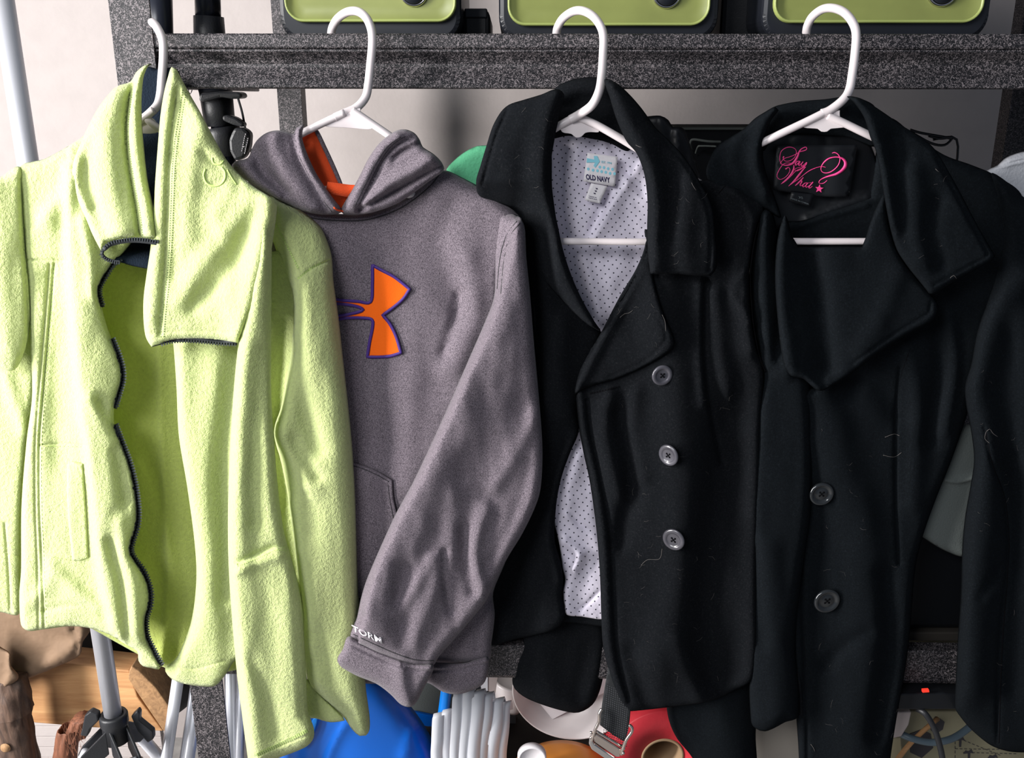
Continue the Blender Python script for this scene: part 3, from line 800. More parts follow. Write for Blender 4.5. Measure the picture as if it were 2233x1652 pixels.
# ================================================================ things on the lower shelf and rear
def shelfbox(name, x0_, x1_, ytop, Y, label, mat='satin', cat='case'):
    A = P(x0_, 1380, Y); B = P(x1_, 1380, Y); zt = zz(ytop, Y)
    t = thing(name, ((A.x+B.x)/2, Y+.1, zlow_b), label, cat)
    box('body', (A.x, Y, zlow_b), (B.x, Y+.25, zt - .03), mat, t, .008)
    box('lid', (A.x-.003, Y-.004, zt-.03), (B.x+.003, Y+.25, zt), mat, t, .005)
    return t
shelfbox('storage_crate', 880, 1500, 700, .12, 'black crate on the lower shelf between hoodie and dotted coat')
shelfbox('storage_crate', 1560, 2400, 1120, .055, 'black crate on the lower shelf behind the rightmost coat')
t = thing('power_strip', (P(2035, 1530, .03).x, .03, P(2035, 1550, .03).z), 'black power strip with red light under the lower beam', 'power strip')
prism('strip_body', [(1960, 1513), (2060, 1511), (2110, 1518), (2112, 1546), (1960, 1547)], .0, .03, 'satin', t, .002)
prism('indicator', [(2012, 1504), (2026, 1503), (2027, 1509), (2012, 1510)], -.004, .004, 'led', t, .0005)
t = thing('wall_stand_in', (P(1680, 1640, .1).x, .15, zb3), 'added grey-beige box standing in for lit wall between the two coat hems', 'box')
prism('stand_in_front', [(1560, 1480), (1770, 1480), (1770, 1710), (1560, 1710)], .07, .10, 'wall_tone', t, .004)  # added box, gives the dark gap the tone of lit wall
# cables and cartons lower right
t = thing('power_cable', (P(2040, 1652, .0).x, .0, P(2040, 1720, .0).z), 'black cable hanging down from the power strip', 'cable')
pxtube('cord', [(2000, 1545, .01), (2018, 1556, .0), (2036, 1585, -.002), (2048, 1620, -.002), (2056, 1660, 0), (2060, 1720, .005)], .0042, 'blackpl', t)
t = thing('grey_hose', (P(2040, 1620, .06).x, .06, P(2040, 1625, .06).z), 'dark grey bent hose behind the black cable', 'hose')
pxtube('hose', [(1962, 1598, .07), (1990, 1610, .06), (2030, 1618, .06), (2070, 1612, .06), (2105, 1592, .07), (2140, 1560, .09)], .0052, 'greypipe', t)
t = thing('carton', (P(2140, 1620, .12).x, .2, zb3), 'buff cardboard box with dark print at the lower right', 'box')
za = P(2100, 1550, .12)
cb = box('carton_body', (P(1958, 1600, .12).x, .12, zb3), (P(2330, 1600, .12).x, .42, za.z), 'box', t, .002)
Yc = .12
prism('printed_shape', [(2028, 1578), (2040, 1562), (2052, 1568), (2060, 1574), (2056, 1590), (2040, 1600), (2030, 1592)], Yc - .001, .001, 'boxprint', t, 0)
prism('printed_shape', [(1984, 1600), (2010, 1590), (2030, 1600), (2035, 1630), (2010, 1652), (1985, 1640)], Yc - .001, .001, 'boxprint', t, 0)
dashes('printed_lines', [[(2083, 1606), (2190, 1650)], [(2083, 1632), (2230, 1634)], [(2083, 1606), (2082, 1700)], [(2100, 1640), (2220, 1643)]], Yc, 'boxprint', t, 6, 4, 1.3, .2, kind=None)
for cx, cy in ((2093, 1612), (2112, 1640), (2165, 1650)):
    prism('palm_print', [(cx-11, cy+3), (cx-6, cy-4), (cx, cy-2), (cx+7, cy-6), (cx+11, cy+2), (cx+4, cy+1), (cx+3, cy+16), (cx-1, cy+16), (cx-1, cy+2)], Yc - .001, .001, 'boxprint', t, 0)
t = thing('white_packaging', (P(1972, 1600, .08).x, .1, 0), 'off-white plastic box corner beside the rightmost coat hem', 'box')
prism('packaging_face', [(1935, 1552), (1988, 1552), (1982, 1580), (1966, 1606), (1935, 1612)], .06, .04, 'whitebox', t, .002)
prism('packaging_lower', [(1935, 1612), (1966, 1606), (1975, 1730), (1930, 1730)], .066, .04, 'box', t, .002)
t = thing('wooden_dowel', (P(1960, 1700, .07).x, .07, P(1960, 1720, .05).z), 'thin pale wooden stick crossing in front of the buff carton', 'stick')
pxtube('stick', [(2045, 1566, .09), (1990, 1615, .06), (1950, 1665, .055), (1915, 1720, .05)], .0036, 'plank', t, 3)
# rear items above
t = thing('rear_box', (P(1570, 330, .45).x, .5, P(1570, 420, .45).z), 'black box with clear handle between the two black coats', 'box')
box('body', (P(1480, 300, .2).x, .2, zz(520, .2)), (P(1720, 300, .2).x, .35, zz(281, .2)), 'satin', t, .004)
box('lid_rim', (P(1480, 300, .2).x-.002, .197, zz(283, .2)), (P(1720, 300, .2).x+.002, .352, zz(277, .2)), 'greyshirt', t, .001)
pxtube('handle', [(1509, 326, .19), (1506, 312, .18), (1512, 304, .175), (1545, 308, .172), (1572, 309, .175)], .0016, 'greyshirt', t)
pxtube('handle', [(1517, 334, .19), (1522, 320, .18), (1530, 318, .175), (1562, 319, .172)], .0012, 'greyshirt', t)
t = thing('wire_rack', (P(2080, 330, .5).x, .5, P(2080, 400, .5).z), 'thin black wire holder against the wall at right', 'rack')
for q in ([(1985, 283, .5), (2010, 290, .5), (2055, 298, .5), (2075, 302, .5)], [(2035, 304, .5), (2086, 304, .5), (2083, 380, .5)], [(1990, 290, .5), (2030, 312, .5), (2060, 316, .5), (2078, 300, .5)], [(2025, 296, .5), (2050, 302, .5), (2076, 298, .5)]):
    pxtube('wire', q, .0022, 'case', t, 4, 8)
# garments hanging further back
t = thing('mint_top', (P(1020, 700, .0).x, .0, P(1020, 700, .0).z), 'mint green garment peeping out between hoodie and black coat', 'top')
panel('shoulder', [(972, 376), (992, 348), (1022, 326), (1050, 317), (1110, 330), (1110, 700), (980, 700)], -.004, 'mint', t, edge=(18, 12), step=10)
t = thing('black_top', (P(1450, 500, .06).x, .06, P(1450, 700, .06).z), 'black ruffled garment peeping out behind the dotted coat collar', 'top')
panel('ruffle', [(1380, 258), (1408, 254), (1440, 252), (1458, 262), (1467, 276), (1482, 276), (1494, 284), (1500, 300), (1530, 400), (1540, 560), (1380, 560)], .012, 'satin', t, edge=(12, 8), step=9, ridges=[([(1440, 255), (1450, 350)], 6, 12, 12), ([(1475, 280), (1480, 360)], 6, 9, 9)])
t = thing('grey_sweater', (P(2230, 420, .03).x, .03, P(2230, 700, .03).z), 'pale grey ribbed sweater shoulder at the right edge', 'sweater')
panel('shoulder', [(2150, 378), (2175, 360), (2195, 343), (2233, 330), (2300, 325), (2300, 470), (2200, 470)], .004, 'greyknit', t, edge=(22, 12), step=8,
      ridges=[([(2170, 368), (2240, 352), (2290, 350)], 2, 3, 3), ([(2180, 358), (2240, 343), (2290, 341)], 2, 3, 3), ([(2200, 348), (2250, 336), (2290, 334)], 2, 3, 3)])
t = thing('grey_shirt', (P(2060, 1100, -.01).x, -.01, P(2060, 1220, -.01).z), 'dark grey jersey hem behind the rightmost coat sleeve', 'shirt')
panel('hem', [(1990, 940), (2150, 940), (2140, 1060), (2125, 1100), (2110, 1170), (2104, 1212), (2060, 1200), (2012, 1171), (2000, 1160)], .010, 'greyshirt', t, edge=(16, 8), step=9,
      ridges=[([(2062, 1048), (2090, 1052), (2128, 1042)], 5, 3, 10)])
# ================================================================ hangers
def hanger(label, loc, hook, left, right, web, bar, extra=None, Yb=-0.03):
    t = thing('clothes_hanger', P(*loc, Yb), label, 'hanger', 'white plastic hangers on the top beam')
    r = 0.0043
    tube('hook', [P(*q) for q in crw(hook, 10)], 0.0048, 'plastic', t, 20)
    pxtube('arm', left, r, 'plastic', t, 6, 16)
    pxtube('arm', right, r, 'plastic', t, 6, 16)
    pxtube('crossbar', bar, r * 0.92, 'plastic', t, 3, 16)
    if web: prism('gusset', web, Yb - 0.001, 0.0025, 'plastic', t, 0.0006, True, 6)
    return t
hanger('white plastic hanger carrying the lime fleece', (330, 620),
       [(292, 78, .045), (296, 58, .040), (308, 46, .034), (324, 45, .026), (338, 54, .014), (350, 74, .004), (356, 96, -.002), (356, 130, -.006), (353, 170, -.008), (350, 205, -.012), (344, 228, -.018), (330, 244, -.025), (316, 256, -.03)],
       [(336, 240, -.03), (300, 268, -.03), (180, 350, -.02), (60, 420, -.015)], [(318, 258, -.03), (360, 290, -.03), (480, 370, -.025), (640, 470, -.02)],
       [(300, 262), (328, 255), (345, 275), (340, 290), (300, 288)], [(60, 428, -.02), (300, 534, -.025), (640, 480, -.02)])
hanger('white plastic hanger carrying the grey hoodie', (770, 440),
       [(722, 77, .038), (725, 60, .034), (737, 40, .026), (758, 26, .018), (780, 25, .010), (798, 38, .003), (809, 62, -.002), (812, 92, -.006), (808, 140, -.008), (803, 185, -.010), (797, 212, -.015), (778, 234, -.022), (750, 247, -.028), (730, 256, -.03)],
       [(752, 246, -.03), (700, 270, -.03), (640, 300, -.028), (560, 340, -.02)], [(768, 240, -.03), (800, 262, -.03), (850, 296, -.03), (880, 318, -.026)],
       [(706, 274), (740, 258), (772, 240), (786, 236), (786, 250), (812, 280), (760, 279)], [(560, 390, -.014), (640, 412, -.03), (800, 414, -.03), (1000, 440, -.014)])
hanger('white plastic hanger carrying the coat with dotted lining', (1300, 560),
       [(1213, 77, .038), (1216, 60, .034), (1228, 40, .026), (1250, 25, .018), (1272, 24, .010), (1294, 36, .003), (1310, 58, -.002), (1316, 82, -.006), (1315, 120, -.016), (1312, 165, -.036), (1306, 200, -.056), (1290, 230, -.058), (1262, 250, -.046), (1244, 260, -.042)],
       [(1262, 250, -.04), (1220, 274, -.04), (1160, 312, -.025), (1080, 380, -.008)], [(1262, 256, -.04), (1300, 272, -.042), (1350, 300, -.042), (1400, 330, -.038), (1450, 355, -.028), (1560, 420, -.006)],
       [(1222, 272), (1250, 254), (1285, 262), (1308, 278), (1306, 288), (1288, 288), (1276, 290), (1268, 298), (1256, 300), (1246, 292), (1226, 288)], [(1196, 526, -.035), (1240, 526, -.040), (1380, 527, -.040), (1430, 526, -.035)], Yb=-.04)
hanger('white plastic hanger carrying the black coat with pink script label', (1800, 560),
       [(1758, 72, .038), (1761, 56, .034), (1772, 36, .026), (1794, 20, .018), (1818, 18, .010), (1842, 28, .003), (1860, 50, -.002), (1867, 76, -.006), (1864, 120, -.012), (1858, 165, -.020), (1852, 196, -.028), (1838, 218, -.034), (1810, 240, -.036), (1792, 247, -.036)],
       [(1812, 238, -.036), (1760, 264, -.037), (1672, 306, -.034), (1630, 330, -.016), (1560, 400, .004)], [(1804, 252, -.036), (1840, 268, -.037), (1898, 296, -.037), (1950, 320, -.020), (2060, 380, .002)],
       [(1752, 276), (1790, 252), (1824, 242), (1832, 240), (1832, 254), (1852, 274), (1830, 279), (1812, 281), (1804, 287), (1792, 287), (1784, 281)], [(1700, 526, -.030), (1740, 526, -.034), (1880, 526, -.034), (1920, 526, -.030)], Yb=-.036)

# ================================================================ lime fleece jacket
FB = -0.060
fl = thing('fleece_jacket', P(330, 1500, -0.05), 'lime green fleece jacket with black zipper hanging half open at the left', 'jacket')
# inside of the back
panel('back_panel', [(120, 420), (230, 480), (330, 575), (420, 480), (560, 470), (640, 760), (640, 1300), (560, 1440), (420, 1470), (352, 1452), (200, 1370), (80, 1300), (80, 700)], -0.014, 'fleece_in', fl,
      ridges=[([(350, 600), (352, 900), (362, 1300)], -6, 40, 30), ([(255, 600), (262, 900), (300, 1200), (340, 1440)], 6, 30, 40), ([(345, 620), (350, 900), (365, 1240), (350, 1440)], 5, 6, 14), ([(300, 1000), (380, 1250), (350, 1440)], 7, 30, 14)], edge=(20, 6), step=13, wrinkle=(3, 90, 300, 2.2))
# right front panel (photo right) behind the draped fold
pn_r, s_r = panel('front_panel', [(372, 700, 1), (379, 762), (385, 850), (390, 950), (408, 1060), (424, 1180), (428, 1265), (416, 1357), (386, 1432), (360, 1455), (372, 1478), (400, 1490), (440, 1496), (470, 1494), (492, 1470), (515, 1438), (600, 1400), (660, 1300), (670, 1100), (650, 760), (640, 560), (560, 560)], FB + 0.014, 'fleece', fl,
      ridges=[([(398, 760), (402, 900), (420, 1060), (445, 1240), (435, 1370), (395, 1450)], 10, 14, 36), ([(470, 760), (455, 1000), (470, 1250), (470, 1460)], 9, 34, 26),
              ([(528, 760), (500, 900), (488, 1050), (490, 1300)], -7, 26, 14), ([(625, 700), (610, 900), (640, 1240)], -12, 24, 24), ([(362, 1448), (420, 1458), (490, 1440)], -1.6, 2.5, 2.5)], edge=(12, 7), step=9, wrinkle=(3.5, 60, 180, 5.1))
# left front
ledge = [(262, 560), (248, 572), (230, 598), (214, 632), (222, 670), (232, 706), (243, 738), (258, 775), (266, 805), (266, 830), (257, 862), (249, 890), (250, 925), (264, 962), (282, 1010), (294, 1060), (300, 1110), (298, 1145), (287, 1180), (284, 1202), (294, 1222), (312, 1246), (326, 1285), (326, 1318), (317, 1348), (319, 1385), (334, 1418), (352, 1452)]
pn_l, s_l = panel('front_panel', [(300, 500)] + ledge + [(346, 1459), (330, 1456), (312, 1452), (302, 1440), (299, 1420), (270, 1402), (236, 1382), (190, 1368), (150, 1365), (100, 1371), (62, 1375), (46, 1362), (42, 1300), (46, 1240), (47, 1100), (58, 960), (70, 860), (66, 760), (60, 640), (50, 520), (44, 440), (40, 366), (100, 345), (170, 305), (260, 240), (310, 300)],
      FB, 'fleece', fl,
      ridges=[([(150, 360), (153, 480), (158, 600), (168, 740), (180, 880), (196, 980), (208, 1090), (216, 1180), (232, 1280), (252, 1370)], 17, 11, 62),
              ([(100, 470), (128, 440), (150, 400)], 8, 30, 16), ([(118, 600), (125, 800), (128, 1000)], -7, 30, 36),
              ([(118, 575), (108, 700), (95, 850), (86, 960), (86, 1100), (92, 1240), (96, 1368)], -2.4, 3, 3), ([(108, 575), (98, 700), (85, 850), (77, 960), (77, 1100), (82, 1240), (84, 1368)], -2.0, 3, 3),
              ([(52, 566), (100, 566), (150, 568)], -2.2, 2.5, 2.5), ([(86, 970), (130, 966), (190, 972)], -2.0, 2.5, 2.5),
              ([(180, 480), (196, 560), (200, 640)], 8, 10, 20), ([(222, 880), (240, 930), (262, 1010), (276, 1090)], -7, 16, 12), ([(195, 870), (225, 910), (246, 960)], 7, 16, 16),
              ([(262, 1140), (272, 1210), (290, 1280), (296, 1380)], 7, 14, 18), ([(240, 1180), (262, 1260), (280, 1400)], -8, 12, 12),
              ([(130, 1250), (170, 1290), (210, 1320)], 6, 20, 14), ([(96, 1330), (170, 1318), (240, 1345)], -3.5, 6, 6), ([(60, 1320), (100, 1280), (110, 1230)], 5, 16, 16)],
      edge=(15, 12), step=8, wrinkle=(4.5, 60, 130, 1.3))
# zipper on the left front edge
for a, b in ((0, 4), (6, 11), (12, 27)):
    z = strip('zipper_tape', ledge[a:b+1], 9, s_l, -1.0, 'zip', fl, 1.0)
    dashes('zipper_teeth', [ledge[a:b+1]], s_l, 'teeth', z, 3.4, 2.6, off=0.6, length=9.5, side=-4.5, h=1.4)
# pocket
pw, s_pw = panel('pocket_welt', [(146, 1012, 1), (160, 1006), (181, 1010, 1), (186, 1080), (190, 1150), (193, 1216, 1), (178, 1222), (158, 1222, 1), (150, 1150), (146, 1080)], s_l, 'fleece', fl, edge=(6, 3), step=6, off=3.2, thick=3)
dashes('pocket_stitching', [[(90, 972), (190, 974)], [(112, 1214), (158, 1222)], [(118, 580), (110, 700), (98, 850), (90, 960), (90, 1100), (96, 1240), (100, 1366)]], s_l, 'thread_lime', fl, 5, 4, 1.4, 0.1, h=.4)
# sleeve at the left edge
panel('sleeve', [(-90, 430), (-40, 398), (0, 386), (44, 364), (50, 440), (56, 540), (64, 640), (66, 700), (56, 760), (38, 800), (22, 809), (0, 800), (-40, 780), (-90, 760)], FB - 0.004, 'fleece', fl,
      ridges=[([(-10, 420), (0, 600), (10, 760)], 12, 50, 40), ([(46, 390), (50, 500), (58, 640), (62, 720)], -3, 4, 4)], edge=(18, 9), step=9, wrinkle=(3, 60, 120, 7))
panel('sleeve', [(-90, 440), (50, 440), (78, 560), (84, 700), (78, 860), (62, 950), (50, 1080), (46, 1240), (44, 1336), (0, 1334), (-90, 1334)], FB + 0.016, 'fleece', fl,
      ridges=[([(15, 820), (40, 900), (52, 940)], 6, 14, 14), ([(10, 1140), (18, 1240), (22, 1334)], -2.2, 3, 3), ([(0, 1206), (44, 1210)], -2, 3, 3)], edge=(22, 12), step=10, wrinkle=(3, 60, 160, 8))
# collar: inner lining, back, two folded sides
panel('collar_lining', [(300, 170), (318, 146), (345, 150), (385, 150), (400, 190), (420, 300), (420, 560), (320, 585), (280, 582), (230, 560), (222, 545), (250, 520), (300, 510), (296, 300)], -0.006, 'navy', fl, edge=(12, 6), step=10)
panel('collar_stand', [(216, 548), (232, 528), (280, 520), (352, 520), (352, 590), (322, 586), (290, 580), (262, 572), (236, 568)], FB + 0.002, 'navy', fl,
      slope=lambda X, Y: -22*np.exp(-((Y-535)/18)**2), edge=(6, 4), step=6)
cl, s_cl = panel('collar', [(330, 139), (322, 146), (313, 170), (309, 220), (310, 270), (315, 330), (322, 390), (332, 440), (340, 480), (345, 523, 1), (320, 520), (285, 518), (255, 521), (232, 530), (220, 546, 1), (206, 520), (178, 460), (160, 420), (152, 380), (158, 345), (176, 310), (190, 280), (214, 235), (246, 195), (262, 185), (284, 178), (298, 156), (316, 142)],
      FB - 0.018, 'fleece', fl,
      ridges=[([(292, 176), (282, 215), (276, 265), (278, 330), (288, 400), (298, 460), (306, 520)], -8, 7, 5), ([(318, 150), (300, 200), (294, 270), (300, 350), (318, 440), (326, 510)], 7, 12, 14),
              ([(250, 215), (232, 290), (240, 400), (262, 500)], 9, 34, 26), ([(200, 300), (190, 360), (205, 440), (228, 510)], -5, 16, 14), ([(170, 350), (166, 400), (186, 450)], 5, 9, 12)],
      edge=(18, 14), step=7, wrinkle=(2, 50, 120, 3), slope=lambda X, Y: 14*np.exp(-((Y-520)/60)**2))
dashes('collar_stitching', [[(283, 200), (276, 240), (272, 290), (277, 340), (288, 410), (298, 465), (304, 516)], [(289, 200), (283, 240), (279, 290), (284, 340), (295, 410), (305, 465), (311, 516)]], s_cl, 'thread_green', fl, 3, 2.4, 1.1, 0.1, h=.35)
zr = [(345, 530), (320, 526), (290, 524), (262, 527), (240, 533), (226, 544), (222, 554), (232, 564), (250, 570), (262, 571)]
z = strip('zipper_tape', zr[:6], 10, lambda X, Y: np.full(np.shape(X), FB - 0.030), 0, 'zip', fl, 1.0)
dashes('zipper_teeth', [zr[:6]], lambda X, Y: np.full(np.shape(X), FB - 0.030), 'teeth', z, 3.2, 2.4, off=1.0, length=8, side=3, h=1.2)
z = strip('zipper_tape', zr[5:], 7, lambda X, Y: np.full(np.shape(X), FB - 0.024), 0, 'zip', fl, 1.0)
dashes('zipper_teeth', [zr[5:]], lambda X, Y: np.full(np.shape(X), FB - 0.024), 'teeth', z, 2.6, 2.2, off=1.0, length=7, side=2, h=1.0)
cr2, s_c2 = panel('collar', [(374, 146), (384, 150), (396, 172), (414, 205), (436, 243), (458, 285), (476, 318), (494, 348), (520, 378), (552, 405), (588, 428), (604, 446), (596, 520), (584, 590), (566, 650), (546, 690), (530, 722), (518, 748, 1), (480, 742), (440, 739), (400, 739), (370, 743), (350, 750), (330, 756, 1), (318, 735), (313, 700), (313, 650), (320, 595), (328, 540), (334, 470), (338, 400), (344, 320), (350, 250), (358, 200), (367, 165)],
      FB - 0.026, 'fleece', fl,
      ridges=[([(388, 190), (378, 260), (370, 340), (366, 440), (362, 540), (356, 640), (348, 730)], -3.2, 5, 5), ([(374, 165), (358, 280), (350, 400), (342, 560), (330, 700)], 5, 16, 12),
              ([(450, 260), (420, 320), (400, 420), (400, 520)], 9, 36, 30), ([(392, 230), (400, 330), (388, 450), (380, 600)], -4, 14, 20),
              ([(585, 432), (570, 500), (560, 570), (540, 660), (524, 730)], 16, 26, 20), ([(560, 470), (520, 560), (470, 620), (420, 670)], -8, 22, 22), ([(540, 440), (490, 520), (430, 590), (400, 650)], 8, 26, 22),
              ([(500, 420), (470, 470), (480, 500)], 5, 20, 20), ([(322, 728), (400, 722), (520, 724)], -1.5, 3, 3), ([(440, 330), (470, 360), (500, 365), (520, 400)], -3, 9, 9), ([(500, 600), (500, 680)], 5, 20, 20)],
      edge=(16, 12), step=7.5, wrinkle=(3.5, 60, 80, 4))
dashes('placket_stitching', [[(398, 195), (390, 250), (380, 310), (375, 370), (372, 450), (368, 540), (362, 620), (354, 690), (350, 738)], [(405, 200), (397, 250), (387, 310), (381, 370), (378, 450), (374, 540), (368, 620), (360, 690), (357, 736)]], s_c2, 'thread_green', fl, 3, 2.4, 1.2, 0.1, h=.35)
zb = [(330, 752), (350, 747), (372, 741), (400, 739), (440, 741), (480, 745), (516, 747)]
z = strip('zipper_tape', zb, 9, s_c2, -3.0, 'zip', fl, 1.0)
dashes('zipper_teeth', [zb[1:]], s_c2, 'teeth', z, 3.4, 2.6, off=-2.0, length=7.5, side=4.5, h=1.4)
em = strip('embossed_emblem', [(448, 368), (444, 382), (450, 398), (464, 405), (480, 402), (490, 390), (490, 374), (482, 364)], 4.5, s_c2, 0.6, 'thread_lime', fl, .8)
strip('embossed_emblem', [(462, 344), (466, 356), (480, 358), (488, 350)], 4, s_c2, 0.6, 'thread_lime', fl, .8)
strip('embossed_emblem', [(496, 370), (505, 386), (516, 402)], 3.5, s_c2, 0.6, 'thread_lime', fl, .8)
# outer sleeve on the photo right, with shoulder cap and elbow bend
sl, s_s2 = panel('sleeve', [(588, 428), (612, 438), (640, 450), (672, 470), (700, 496), (716, 530), (724, 562), (727, 610), (738, 690), (748, 780), (758, 870), (767, 960), (774, 1060), (778, 1180), (782, 1300), (790, 1400), (798, 1500), (806, 1560), (806, 1590), (798, 1603), (784, 1604), (768, 1590), (748, 1562), (700, 1520), (672, 1490), (662, 1400), (660, 1330), (650, 1250), (640, 1170), (628, 1090), (612, 1010), (598, 950), (600, 925), (612, 890), (624, 830), (634, 770), (640, 700), (637, 640), (620, 590), (600, 540), (588, 500)],
      FB + 0.006, 'fleece', fl,
      ridges=[([(600, 450), (625, 520), (645, 590), (650, 680), (645, 800), (618, 900), (602, 945)], 14, 22, 40), ([(602, 945), (650, 1010), (668, 1060)], 10, 14, 34), ([(640, 960), (668, 1010), (690, 1040)], -8, 12, 14),
              ([(648, 610), (680, 585), (722, 566)], -2.2, 3, 3), ([(596, 470), (625, 530), (655, 590)], -1.6, 3, 3), ([(680, 640), (690, 800), (700, 1000), (700, 1300), (720, 1500)], 18, 60, 70),
              ([(640, 760), (660, 880), (690, 980)], -9, 18, 20), ([(640, 1100), (662, 1250), (672, 1400)], 8, 12, 30), ([(690, 1380), (720, 1480), (760, 1560)], -6, 18, 18)],
      edge=(36, 26), step=9, wrinkle=(3, 50, 170, 6))
panel('sleeve_hem', [(668, 1480), (700, 1515), (748, 1562), (752, 1570), (720, 1574), (690, 1566), (672, 1562), (668, 1530)], FB + 0.010, 'fleece', fl, edge=(8, 6), step=7)
# long draped fold in front: the other sleeve with its cuff
sf_, s_s1 = panel('sleeve', [(572, 470), (584, 476), (592, 520), (593, 620), (592, 740), (592, 860), (598, 960), (606, 1060), (618, 1150), (634, 1210), (650, 1270), (660, 1330), (664, 1400), (668, 1480), (672, 1550), (684, 1585), (684, 1608), (670, 1626), (640, 1640), (600, 1655), (570, 1672), (546, 1672), (536, 1620), (528, 1560), (518, 1480), (510, 1400), (503, 1310), (498, 1220), (497, 1120), (500, 1010), (506, 900), (514, 800), (524, 720), (540, 640), (556, 560), (564, 500)],
      FB - 0.030, 'fleece', fl,
      ridges=[([(572, 500), (552, 640), (530, 760), (520, 900), (514, 1040), (512, 1180), (520, 1330), (540, 1500), (552, 1640)], 14, 18, 44), ([(575, 760), (560, 900), (552, 1040), (556, 1140)], -6, 16, 16),
              ([(520, 1225), (560, 1208), (600, 1190), (626, 1192)], -5, 4, 8), ([(512, 1250), (560, 1228), (610, 1212)], 5, 10, 10), ([(548, 1440), (580, 1520), (600, 1600)], -4, 16, 16), ([(640, 1240), (650, 1400), (660, 1560)], -4, 10, 16),
              ([(556, 1650), (620, 1622), (680, 1600)], -1.8, 3, 3)],
      edge=(26, 20), step=8.5, wrinkle=(4, 50, 150, 9))
dashes('cuff_stitching', [[(560, 1646), (620, 1618), (672, 1592)], [(516, 1232), (560, 1214), (600, 1196), (628, 1198)]], s_s1, 'thread_lime', fl, 2.2, 2.6, off=0.1, length=7, h=.4)
dashes('shoulder_stitching', [[(650, 607), (680, 584), (722, 564)], [(392+205, 480), (628, 540), (652, 588)]], s_s2, 'thread_lime', fl, 2.6, 2.6, 3, 0.1, h=.4)
# ================================================================ grey hoodie
HB = -0.030
hd = thing('hooded_sweatshirt', P(900, 1500, -0.03), 'heather grey hoodie with orange emblem and orange hood lining', 'sweatshirt')
bf, s_hb = panel('body', [(540, 400), (600, 430), (660, 452), (740, 466), (800, 462), (860, 440), (910, 405), (950, 374), (975, 372), (1010, 388), (1060, 415), (1105, 444), (1136, 472), (1143, 500), (1146, 560), (1152, 640), (1150, 800), (1140, 1000), (1110, 1200), (1076, 1290), (1079, 1340), (1072, 1400), (1064, 1440), (1000, 1445), (900, 1440), (760, 1430), (640, 1400), (620, 1000), (600, 600)],
      HB, 'hoodie', hd,
      ridges=[([(984, 450), (960, 540), (985, 620), (1010, 690)], -4, 26, 26), ([(1000, 640), (990, 700), (965, 770)], -5, 10, 14), ([(1020, 560), (1035, 680), (990, 800)], 6, 30, 24), ([(900, 700), (890, 900), (880, 1040)], 5, 50, 40), ([(780, 480), (800, 700), (800, 960)], -4, 40, 40),
              ([(780, 1012), (820, 1026), (854, 1044)], -1.5, 2.5, 2.5), ([(1076, 1290), (1050, 1340), (1040, 1420)], -3, 8, 8), ([(1130, 500), (1098, 540), (1086, 590), (1082, 650)], -2.0, 3, 3)],
      edge=(30, 20), step=11, wrinkle=(3.5, 100, 140, 12))
strip('armhole_seam', [(1130, 486), (1112, 506), (1098, 540), (1090, 580), (1084, 655)], 1.6, s_hb, 0.1, 'hoodie_dark', hd, .3)
strip('armhole_seam', [(1137, 492), (1120, 512), (1106, 542), (1097, 580), (1089, 640)], 1.6, s_hb, 0.1, 'hoodie_dark', hd, .3)
# pocket
pk, s_pk = panel('pouch_pocket', [(640, 985), (700, 992), (780, 1010, 1), (822, 1026), (856, 1046, 1), (858, 1080), (864, 1110), (872, 1140, 1), (860, 1200), (820, 1290), (640, 1290)], s_hb, 'hoodie', hd, edge=(5, 2), step=9, off=4.0)
strip('pocket_seam', [(700, 1000), (780, 1018), (820, 1034), (848, 1050)], 1.6, s_pk, .1, 'hoodie_dark', hd, .3)
strip('pocket_seam', [(846, 1056), (852, 1100), (862, 1150)], 1.4, s_pk, .1, 'hoodie_dark', hd, .3)
panel('hem_band', [(620, 1425), (760, 1436), (900, 1440), (960, 1444), (1010, 1444), (1063, 1430), (1066, 1450), (1058, 1485), (1040, 1500), (1000, 1513), (966, 1508), (930, 1488), (800, 1490), (620, 1480)], HB - .002, 'hoodie', hd, edge=(16, 12), step=9,
      ridges=[([(920, 1454), (990, 1452), (1066, 1437)], 2, 6, 6), ([(940, 1490), (960, 1460)], 5, 12, 12), ([(920, 1462), (990, 1460), (1064, 1446)], -3, 3, 3)])
# hood
panel('hood_back', [(655, 290), (672, 276), (688, 284), (706, 320), (728, 366), (746, 404), (766, 408), (800, 408), (830, 300), (850, 330), (840, 440), (760, 462), (700, 450), (650, 380)][:8] + [(800, 412), (790, 450), (740, 462), (690, 420), (655, 330)], -0.022, 'orange_in', hd,
      ridges=[([(676, 300), (700, 350), (725, 400)], 4, 10, 10)], edge=(8, 5), step=7)
panel('hood_edge', [(684, 282), (694, 284), (712, 320), (734, 368), (748, 404), (740, 404), (722, 366), (704, 326)], -0.024, 'hoodie', hd, edge=(4, 3), step=5)
strip('lining_roll', [(712, 408, 24), (735, 412, 26), (760, 416, 27), (785, 416, 26)], 26, lambda X, Y: np.full(np.shape(X), -.036), 4, 'orange_in', hd, 3)
panel('neck_shadow_inside', [(720, 424), (770, 428), (775, 440), (748, 462), (735, 455)], -0.020, 'hoodie_dark', hd, edge=(5, 3), step=6)
